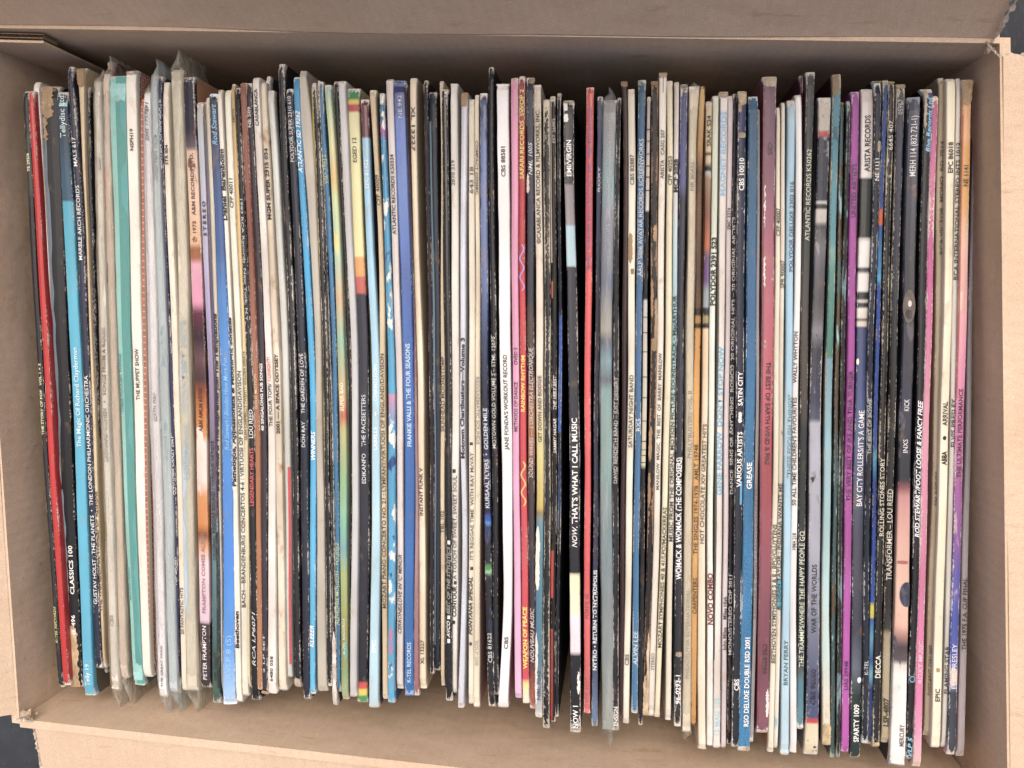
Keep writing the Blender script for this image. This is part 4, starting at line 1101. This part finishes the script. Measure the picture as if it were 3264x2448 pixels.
R('F', (474, 184, 98), (455, 92), (424, 1422, 92), 'wide dusky maroon', 'dusky maroon', '#a4505c', wear=0.5, wc='#e2d4cc',
  bands=[(0, '#6a4a58'), ('t600', '#744c64'), ('t1000', '#8a5268'), ('t1400', '#a4566a'), ('m300', '#b8586a'), ('m900', '#b84c5c'), ('m1400', '#a8444e'), ('b300', '#8c4a58'), ('b1000', '#784254'), ('b1420', '#84505c')],
  torn=[('t180', 't260', -0.5, 0.5, '#c9bcac')], shapes=[('rect', 't300', 'b1350', -0.5, -0.36, '#7c3440'), ('blot', 't1450', 'm120', -0.36, -0.24, '#ddd0c8'), ('blot', 't950', 't1250', -0.36, -0.26, '#ddd0c8'), ('blot', 'b1100', 'b1300', 0.2, 0.44, '#e2d6ce')],
  text=[('CBS', 't650', 't740', 30, '#4a3440', 'd', 0.05), ('THE BEST OF EARTH WIND & FIRE', 'm648', 'm1375', 31, '#43262e', 'd', 0.08), ('CBS 83284', 'b780', 'b990', 30, '#43262e', 'd', 0.08)])
R('F', (536, 398, 26), (521, 38), (480, 1558, 42), 'slim oatmeal', 'slim oatmeal', '#e3dac0', stain=0.2, wear=0.12, face='#c98a4c', extra=[('b0', 508, 38), ('b700', 500, 38)],
  text=[('CFP 40007', 't1310', 't1112', 26, '#4a463a'), ('BEETHOVEN SYMPHONIES 5 & 8 : BPO/CLUYTENS', 'b920', 'b-60', 26, '#4a463a')])
R('F', (568, 364, 28), (554, 36), (514, 1528, 32), 'white doodled', 'doodled white', '#dcd6c8', wear=0.25, stain=0.2, patt=[('#8fb8c4', 120, 0.66, 0.3), ('#55504a', 300, 0.67, 0.2)], extra=[('b0', 543, 34), ('b700', 533, 34)],
  shapes=[('blot', 'b320', 'b545', -0.4, 0.5, '#3a98b4')],
  text=[('SPR 90007', 'm130', 't1480', 24, '#5a564c'), ('R. DEAN TAYLOR : INDIANA WANTS ME', 'b540', 'm1505', 24, '#33424a')])
R('F', (628, 346, 60), (606, 52), (580, 1578, 62), 'baby blue', 'baby blue', '#9cc9df', wear=0.35, wc='#d8d2c0', rough=0.32,
  bands=[(0, '#8fa8b0'), ('t500', '#93b9cc'), ('m0', '#94c4de'), ('m900', '#a4d2ea'), ('b700', '#a6d0e4'), ('b1570', '#b4d3de')],
  text=[('POLYDOR DELUXE 2302 016', 't1560', 't925', 26, '#4c5e68', '', 0.15), ('"THESE FOOLISH THINGS"', 'm1465', 'm880', 28, '#6a8894', '', 0.2), ('BRYAN FERRY', 'b1075', 'b755', 28, '#4e6672', '')])
R('F', (676, 308, 48), (656, 46), (642, 1562, 48), 'clean white', 'clean white', '#e6e6e4', wear=0.1, stain=0.08, face='#dcdad6', extra=[('t900', 682, 46), ('b400', 640, 48)],
  text=[('50 ALL TIME CHILDREN\u2019S FAVOURITES', 'm1660', 'm898', 26, '#44423e', '', -0.15), ('WALLY WHYTON', 'm798', 'm435', 26, '#44423e', '', -0.15), ('HMA 218', 'b118', 'b0', 24, '#55524c')])
R('F', (698, 172, 22), (684, 18), (668, 1330, 14), 'recessed burgundy', 'recessed burgundy', '#5a1c38', dz=-0.006, wear=0.3, face='#5a1c38', torn=[('t168', 't300', 0.0, 0.5, '#a8989c')])
R('F', (764, 150, 64), (714, 58), (688, 1392, 46), 'greenish black', 'greenish black', '#2b2f2d', wear=0.35, face='#4a1830', extra=[('t900', 742, 58)],
  bands=[(0, '#43484c'), ('t300', '#34383e'), ('t800', '#2c302e'), ('t1400', '#353a32'), ('m300', '#4a443e'), ('m700', '#4a4238'), ('m1050', '#3f3a34'), ('m1120', '#262b2a'), ('b600', '#2b3432'), ('b950', '#3a4c50'), ('b1050', '#4a8294'), ('b1380', '#5c98a8')],
  text=[('ATLANTIC RECORDS K50262', 't1345', 't700', 30, '#c3cbb0'), ('THE TRAMMPS/WHERE THE HAPPY PEOPLE GO', 'b945', 'b-10', 32, '#d4dcbe', '')])
R('F', (864, 328, 94), (798, 88), (766, 1578, 106), 'wide grey red-striped', 'grey red-striped', '#77777e', patt=[('#8f8f96', 120, 0.63, 0.6), ('#2a2a30', 150, 0.66, 0.6)], wear=0.5, wc='#cfcac0', extra=[('t800', 850, 90), ('b900', 782, 94)],
  bands=[(0, '#b8ae9c'), ('t568', '#bcb4a4'), ('t572', '#b83440', 'h'), ('t606', '#1f2434', 'h'), ('t1060', '#22283a'), ('t1068', '#c0bcb4', 'h'), ('t1085', '#20242c', 'h'), ('t1118', '#c0bcb6', 'h'), ('t1218', '#bcb8b2'), ('t1226', '#3a3a42', 'h'), ('t1400', '#6c6c76'), ('m0', '#55545c'), ('m220', '#4a484c'), ('m340', '#5c5a58'), ('m430', '#7c7c84'), ('m560', '#2c2e3c'), ('m900', '#33344a'), ('m1060', '#4a4c60'), ('m1068', '#a4a6b2', 'h'), ('b100', '#a0a2b0'), ('b600', '#787e92'), ('b1000', '#50587a'), ('b1306', '#43507a'), ('b1312', '#c4383a', 'h'), ('b1345', '#d8ceac', 'h'), ('b1570', '#e0d4b0')],
  text=[('WAR OF THE WORLDS', 'b708', 'b222', 34, '#2a2c38'), ('CBS 96000', 'b1215', 'b962', 34, '#23263a')])
R('F', (948, 168, 64), (892, 56), (872, 1502, 62), 'cracked aqua', 'cracked aqua', '#5f9aa6', face='#3c1a20', wear=0.6, wc='#cdb48c', extra=[('t900', 926, 54), ('b500', 868, 58)],
  bands=[(0, '#3a7c90'), ('t700', '#3f8698'), ('t1380', '#55949c'), ('t1390', '#7aa49a', 'h'), ('t1560', '#4a8c84'), ('m600', '#3f8272'), ('m625', '#6a9cae', 'h'), ('m1200', '#82b2bc'), ('b300', '#a4c8c8'), ('b900', '#bcd3cc'), ('b1200', '#d6d2bc'), ('b1500', '#ddcfac')],
  torn=[('t165', 't330', -0.5, 0.2, '#8a7c62'), ('b1340', 'b1500', -0.5, 0.5, '#d8c08c')], text=[('2803', 't640', 't540', 26, '#2a5a74', 'i')])
R('F', (985, 360, 28), (946, 30), (914, 1592, 34), 'mossy teal', 'mossy teal', '#3f5a5c', wear=0.45, wc='#a8b8a4', dz=-0.0015, patt=[('#5a4a34', 130, 0.54, 0.3), ('#8fc0c0', 150, 0.62, 0.3)], torn=[('t355', 't385', -0.5, 0.5, '#8e7a5c')])
R('F', (1030, 355, 26), (986, 32), (956, 1588, 28), 'flecked brown-black', 'flecked brown-black', '#2a2522', wear=0.7, wc='#a8b4aa', dz=-0.0015, patt=[('#5f8a90', 110, 0.58, 0.3)])
R('G', (107, 288, 60), (66, 56), (33, 1556, 58), 'vivid magenta', 'vivid magenta', '#a83a9a', wear=0.22, wc='#e2b8dc',
  bands=[(0, '#94408c'), ('t600', '#983a92'), ('m500', '#a43c98'), ('b300', '#b24aa4'), ('b1550', '#bc4cb4')],
  text=[('UNITED ARTISTS', 't1180', 't800', 28, '#43204a'), ('THE VERY BEST OF IKE AND TINA TURNER', 'm1630', 'm710', 28, '#43204a'), ('UAS 29948', 'b1108', 'b905', 26, '#55205a')])
R('G', (190, 270, 96), (148, 92), (102, 1592, 76), 'wide white-topped blue', 'white-topped blue', '#dcdad6', wear=0.2, rough=0.32, extra=[('t900', 182, 98), ('b300', 122, 90)],
  bands=[(0, '#cfc4be'), ('t600', '#d8d0cc'), ('t893', '#d6d2ce'), ('t897', '#1b2322', 'h'), ('t1330', '#1c2422'), ('t1334', '#dcdad4', 'h'), ('t1500', '#d8d6d2'), ('t1540', '#26282a', 'h'), ('t1566', '#dad8d4', 'h'), ('m150', '#dcdad8'), ('m155', '#22262a', 'h'), ('m205', '#22262a'), ('m210', '#d0ccc4', 'h'), ('m235', '#2a2c2e', 'h'), ('m268', '#e0ddd6', 'h'), ('m330', '#d8d2c2'), ('m345', '#55524c', 'h'), ('m370', '#d8d2c0', 'h'), ('m402', '#3a4c78', 'h'), ('m800', '#3c4c80'), ('m1150', '#54648c'), ('b50', '#4a4c5c'), ('b700', '#3c3e4c'), ('b950', '#5c6672'), ('b1150', '#263430'), ('b1590', '#243834')],
  shapes=[('disc', 'b1015', 'b1055', 0.05, 0.42, '#e8eefa'), ('disc', 'm625', 'm670', -0.5, -0.28, '#efe0b8')],
  text=[('ARISTA RECORDS', 't858', 't460', 36, '#2e2c2c'), ("BAY CITY ROLLERS/IT'S A GAME", 'm1665', 'm992', 38, WH), ('SPARTY 1009', 'b1470', 'b1205', 36, WH, 'b')])
R('G', (262, 208, 60), (205, 38), (172, 1492, 44), 'scratched midnight', 'scratched midnight', '#1c2230', wear=0.6, wc='#c3c6c4', extra=[('t300', 264, 54), ('t900', 252, 46)], torn=[('t205', 't225', -0.5, 0.5, '#8e8468'), ('t640', 't720', 0.0, 0.5, '#c4bca4')],
  text=[('NE 1111', 't920', 't765', 26, '#dfe0dc'), ('THE BEST OF BOWIE', 'm1300', 'm905', 22, '#a8aca8'), ('K-TEL', 'b1000', 'b900', 24, '#cfd2d0')])
R('G', (322, 205, 44), (252, 30), (206, 1502, 36), 'cobalt chipped', 'chipped cobalt', '#234e9a', wear=0.55, wc='#cdbf9c', extra=[('t600', 306, 34), ('t1100', 288, 34)],
  bands=[(0, '#2c4a84'), ('t1115', '#27509a'), ('t1122', '#dc5c34', 'h'), ('t1238', '#2a58a0', 'h'), ('t1560', '#2c86b8'), ('m60', '#34a8d4'), ('m110', '#24489a'), ('m1250', '#2450a0'), ('m1300', '#3a98b8'), ('m1500', '#22408c'), ('b480', '#2250a8'), ('b505', '#c9c43c', 'h'), ('b600', '#2452a4', 'h'), ('b740', '#5c9cb8'), ('b900', '#24508c'), ('b1000', '#66a8bc'), ('b1100', '#1c3876'), ('b1500', '#2a3a66')])
R('G', (362, 212, 48), (304, 48), (250, 1518, 56), 'black cream-lettered', 'cream-lettered black', '#1a1b1e', wear=0.65, wc='#cfc0a0', torn=[('t195', 't235', -0.5, 0.5, '#b49a74'), ('b1480', 'b1518', -0.5, 0.5, '#d8bc8c')],
  text=[('6645 407', 't705', 't497', 28, '#cfc9b8'), ('ROLLING STONES STORY', 'b20', 'm1325', 30, '#d8d0b8'), ('DECCA', 'b1022', 'b862', 34, '#e6e2d0', 'b')])
R('G', (426, 232, 66), (364, 56), (315, 1492, 56), 'black fading to sand', 'sand-ended black', '#1b1d24', wear=0.6, wc='#c4bca8', extra=[('t600', 414, 62)],
  bands=[(0, '#2a2c38'), ('t600', '#262c44'), ('m0', '#1e2436'), ('m400', '#191b20'), ('b500', '#222220'), ('b680', '#3a3834'), ('b720', '#a89c7c'), ('b900', '#b4a886'), ('b1490', '#b8a67e')],
  torn=[('t228', 't270', -0.5, 0.5, '#a49478')],
  text=[('05967', 't455', 't345', 30, '#9c9ca4'), ('TRANSFORMER \u2013 LOU REED', 'b335', 'm1545', 34, '#d3cebc', ''), ('LSP-4807', 'b1365', 'b1165', 32, '#3a352a', 'b')])
R('G', (518, 328, 88), (468, 88), (398, 1650, 112), 'wide dark white-ended', 'wide white-ended', '#2a2d3c', patt=[('#55505c', 120, 0.66, 0.4)], wear=0.3, wc='#9a9ca8', rough=0.33, extra=[('t1000', 498, 90), ('b0', 440, 98), ('b700', 425, 104)],
  bands=[(0, '#262c40'), ('t400', '#2c334c'), ('t900', '#23283a'), ('m100', '#24262e'), ('m900', '#2a2e42'), ('m1480', '#1f2128'), ('m1540', '#8a4a50'), ('m1600', '#c98a86'), ('b10', '#d8a494'), ('b190', '#e0b09c'), ('b400', '#e6bca4'), ('b650', '#dcaa92'), ('b730', '#a4746a'), ('b800', '#463a40'), ('b900', '#5c4e50'), ('b930', '#d8d2c8'), ('b1000', '#e8e6e0'), ('b1640', '#ece9e2')],
  shapes=[('disc', 'm140', 'm375', -0.5, 0.5, '#55483f'), ('disc', 'm215', 'm262', -0.1, 0.2, '#cfc8c0'), ('disc', 'm280', 'm350', -0.3, 0.3, '#2a2628'), ('disc', 'b345', 'b520', -0.2, 0.8, '#2a2f4a'), ('blot', 'b195', 'b220', -0.4, 0.35, '#a85a50')],
  text=[('MERH 114 (832 721-1)', 't890', 't465', 36, '#d6d6d4'), ('INXS', 'm1290', 'm1195', 30, '#dcdcdc'), ('KICK', 'm995', 'm912', 32, '#dcdcdc'), ('MERCURY', 'b1500', 'b1345', 30, '#55524e', '', 0.2)])
R('G', (610, 268, 84), (560, 56), (484, 1605, 52), 'jet black italic-lettered', 'italic-lettered black', '#16171d', wear=0.45, wc='#d8d4ca', extra=[('t330', 622, 66), ('t700', 606, 64), ('b500', 520, 54)],
  torn=[('t262', 't340', -0.5, -0.05, '#c9c2ac'), ('t330', 't560', -0.5, -0.2, '#b8ae98')],
  shapes=[('rect', 't300', 't720', 0.0, 0.5, '#25376a'), ('disc', 'b1008', 'b1055', -0.4, 0.4, '#6fb8dc'), ('disc', 'b1014', 'b1049', -0.3, 0.3, '#16171d')],
  text=[('Riva Records Ltd.', 't718', 't330', 30, '#7cc0ea', 'bi', 0.12), ('ROD STEWART/FOOT LOOSE & FANCY FREE', 'b30', 'm920', 30, '#e8ecf0', 'bi'), ('RVLP 5', 'b1620', 'b1440', 30, '#7cc4ea', 'bi')])
R('G', (668, 318, 48), (612, 52), (536, 1655, 62), 'bubblegum pink chipped', 'chipped pink', '#cf6a98', wear=0.7, wc='#e2d4b8', extra=[('t900', 646, 48), ('b500', 570, 56)],
  bands=[(0, '#b06880'), ('t400', '#b85a88'), ('t900', '#c46a96'), ('t1400', '#c0508e'), ('m300', '#c85a94'), ('m1000', '#d892a8'), ('b300', '#d072a0'), ('b1000', '#d86c9c'), ('b1400', '#d888b0'), ('b1650', '#e0b8b4')],
  text=[('ROXY MUSIC', 'b1055', 'b760', 28, '#ecc4d4', '')])
R('G', (716, 188, 42), (684, 52), (610, 1442, 46), 'olive-tan dim', 'dim olive-tan', '#a89a7c', stain=0.5, dz=-0.005, wear=0.25, wc='#d0c4a8', extra=[('t900', 702, 50)],
  text=[('RCA VICTOR  MONO  RD-7814', 't1440', 't640', 22, '#44392c', '', 0.2), ('JIM REEVES', 'm1665', 'm1420', 24, '#44392c', '', 0.1), ('DISTANT DRUMS', 'b1145', 'b790', 24, '#4a4032', '', 0.1)])
R('G', (782, 194, 72), (740, 66), (672, 1522, 70), 'wide buttery cream', 'buttery cream', '#eae2c4', stain=0.2, wear=0.1, extra=[('t900', 772, 64)],
  shapes=[('disc', 'm1170', 'm1200', -0.2, 0.2, '#2a2624'), ('blot', 'b955', 'b985', -0.2, 0.2, '#b08a5c')],
  text=[('EPC 86018', 't865', 't648', 30, '#2e2b28'), ('ABBA', 'm1375', 'm1278', 32, '#2a2725', 'b'), ('ARRIVAL', 'm1098', 'm928', 32, '#2e2b28'), ('EPIC', 'b1190', 'b1100', 30, '#2e2b28')])
R('G', (832, 196, 36), (796, 44), (728, 1522, 36), 'slim pale grey', 'slim pale grey', '#c9c6be', wear=0.25, dz=-0.003, extra=[('t900', 822, 40)],
  text=[('RCA INTERNATIONAL STEREO INTS 1012', 'm70', 't650', 24, '#3a3936'), ('ELVIS PRESLEY', 'm1248', 'm908', 26, '#3a3936'), ('FLAMING STAR', 'b1132', 'b795', 25, '#3a3936')])
R('G', (898, 205, 86), (850, 66), (780, 1572, 60), 'amber-to-violet gradient', 'amber-to-violet', '#d88ab0', patt=[('#e8ccb4', 90, 0.60, 0.35), ('#c9a0b8', 120, 0.64, 0.3)], wear=0.5, wc='#e6dcd4', extra=[('t300', 890, 66), ('t900', 880, 66)],
  bands=[(0, '#b09c80'), ('t300', '#c8a880'), ('t400', '#e0a068'), ('t600', '#e0a870'), ('t700', '#d09a48'), ('t1100', '#d8a050'), ('t1250', '#e0b48c'), ('t1400', '#e8b8a4'), ('m200', '#e8a8a8'), ('m700', '#e08ab0'), ('m1200', '#c870a8'), ('m1500', '#a458a0'), ('b50', '#8a58a8'), ('b300', '#5c58b0'), ('b600', '#4458b0'), ('b900', '#4a62b8'), ('b1080', '#7a88b8'), ('b1120', '#3a4254'), ('b1570', '#3c4450')],
  torn=[('t195', 't395', -0.5, 0.5, '#b49c74')], shapes=[('blot', 't270', 't365', -0.1, 0.35, '#2a2c44'), ('rect', 't460', 'm900', -0.5, -0.40, '#b84c34')],
  text=[('NE 1141', 't960', 't812', 30, '#5a4420'), ('THE ULTIMATE PERFORMANCE', 'm1465', 'm838', 28, '#55304c'), ('ELVIS PRESLEY', 'b1095', 'b780', 34, '#e6e4f2')])
R('G', (948, 420, 24), (906, 40), (850, 1588, 58), 'dove grey lowest-set', 'lowest-set grey', '#a8a2a8', wear=0.15, dz=-0.010, extra=[('b0', 882, 48)], bands=[(0, '#5a5058'), ('m300', '#96909a'), ('b1580', '#b4aeb2')],
  text=[('THE 1975 F.A. CUP FINAL', 'b825', 'b315', 28, '#2f2d30')])


# ------------------------------------------------------------------ lettering
def build_text():
    obs = []
    def fo(st, fl_, pale=False):
        cu = bpy.data.curves.new('lettering', 'FONT')
        cu.body = st
        cu.resolution_u = 2
        cu.fill_mode = 'FRONT'
        if 'b' in fl_:
            cu.offset = 0.022 if pale else 0.040
        else:
            cu.offset = 0.004 if pale else 0.020
        if 'i' in fl_:
            cu.shear = 0.28
        ob = bpy.data.objects.new('lettering', cu)
        COL.objects.link(ob)
        return ob
    ref = fo('H', '')
    for t in TEXTS:
        obs.append(fo(t[1], t[6], lin(t[5])[1] > 0.45))
    dg = bpy.context.evaluated_depsgraph_get()
    rm = bpy.data.meshes.new_from_object(ref.evaluated_get(dg))
    capu = max(v.co.y for v in rm.vertices)
    bpy.data.objects.remove(ref)
    for ob, (S, st, ya, yb, cap, colr, fl_, uo) in zip(obs, TEXTS):
        me = bpy.data.meshes.new_from_object(ob.evaluated_get(dg))
        bpy.data.objects.remove(ob)
        me.name = 'lettering'
        x0 = min(v.co.x for v in me.vertices)
        x1 = max(v.co.x for v in me.vertices)
        va, vb = S.vof(max(ya, yb)), S.vof(min(ya, yb))
        vm = (va + vb) / 2
        capw = cap * DCAM / F_PX * 1.0          # px -> metres near the spines
        wsp = S.width(vm)
        down = 'd' in fl_
        for v in me.vertices:
            f = (v.co.x - x0) / (x1 - x0)
            t = (v.co.y / capu - 0.5) * capw / wsp
            if down:
                vv, u = vb + (va - vb) * f, t + uo
            else:
                vv, u = va + (vb - va) * f, -t + uo
            v.co = S.surf(vv, max(-0.5, min(0.5, u)), 0.00034) - S.base
        me.materials.clear()
        me.materials.append(flat(colr, 0.5, 0.0))
        me.update()
        o = bpy.data.objects.new('lettering', me)
        COL.objects.link(o)
        o.parent = S.root


build_text()

# ------------------------------------------------------------------ labels
seen = {}
for i, S in enumerate(SLEEVES):
    if i == 0:
        lab = S.look + ' record sleeve, leftmost, against the box wall'
    else:
        lab = S.look + ' record sleeve right of the ' + SLEEVES[i - 1].short + ' one'
    if lab in seen:
        print('DUPLICATE LABEL', lab)
    if len(lab.split()) > 16:
        print('LONG LABEL', len(lab.split()), lab)
    seen[lab] = 1
    S.root['label'] = lab
    S.root['category'] = 'record sleeve'
    S.root['group'] = 'record sleeves standing in the cardboard box'
print('sleeves', len(SLEEVES), 'texts', len(TEXTS))
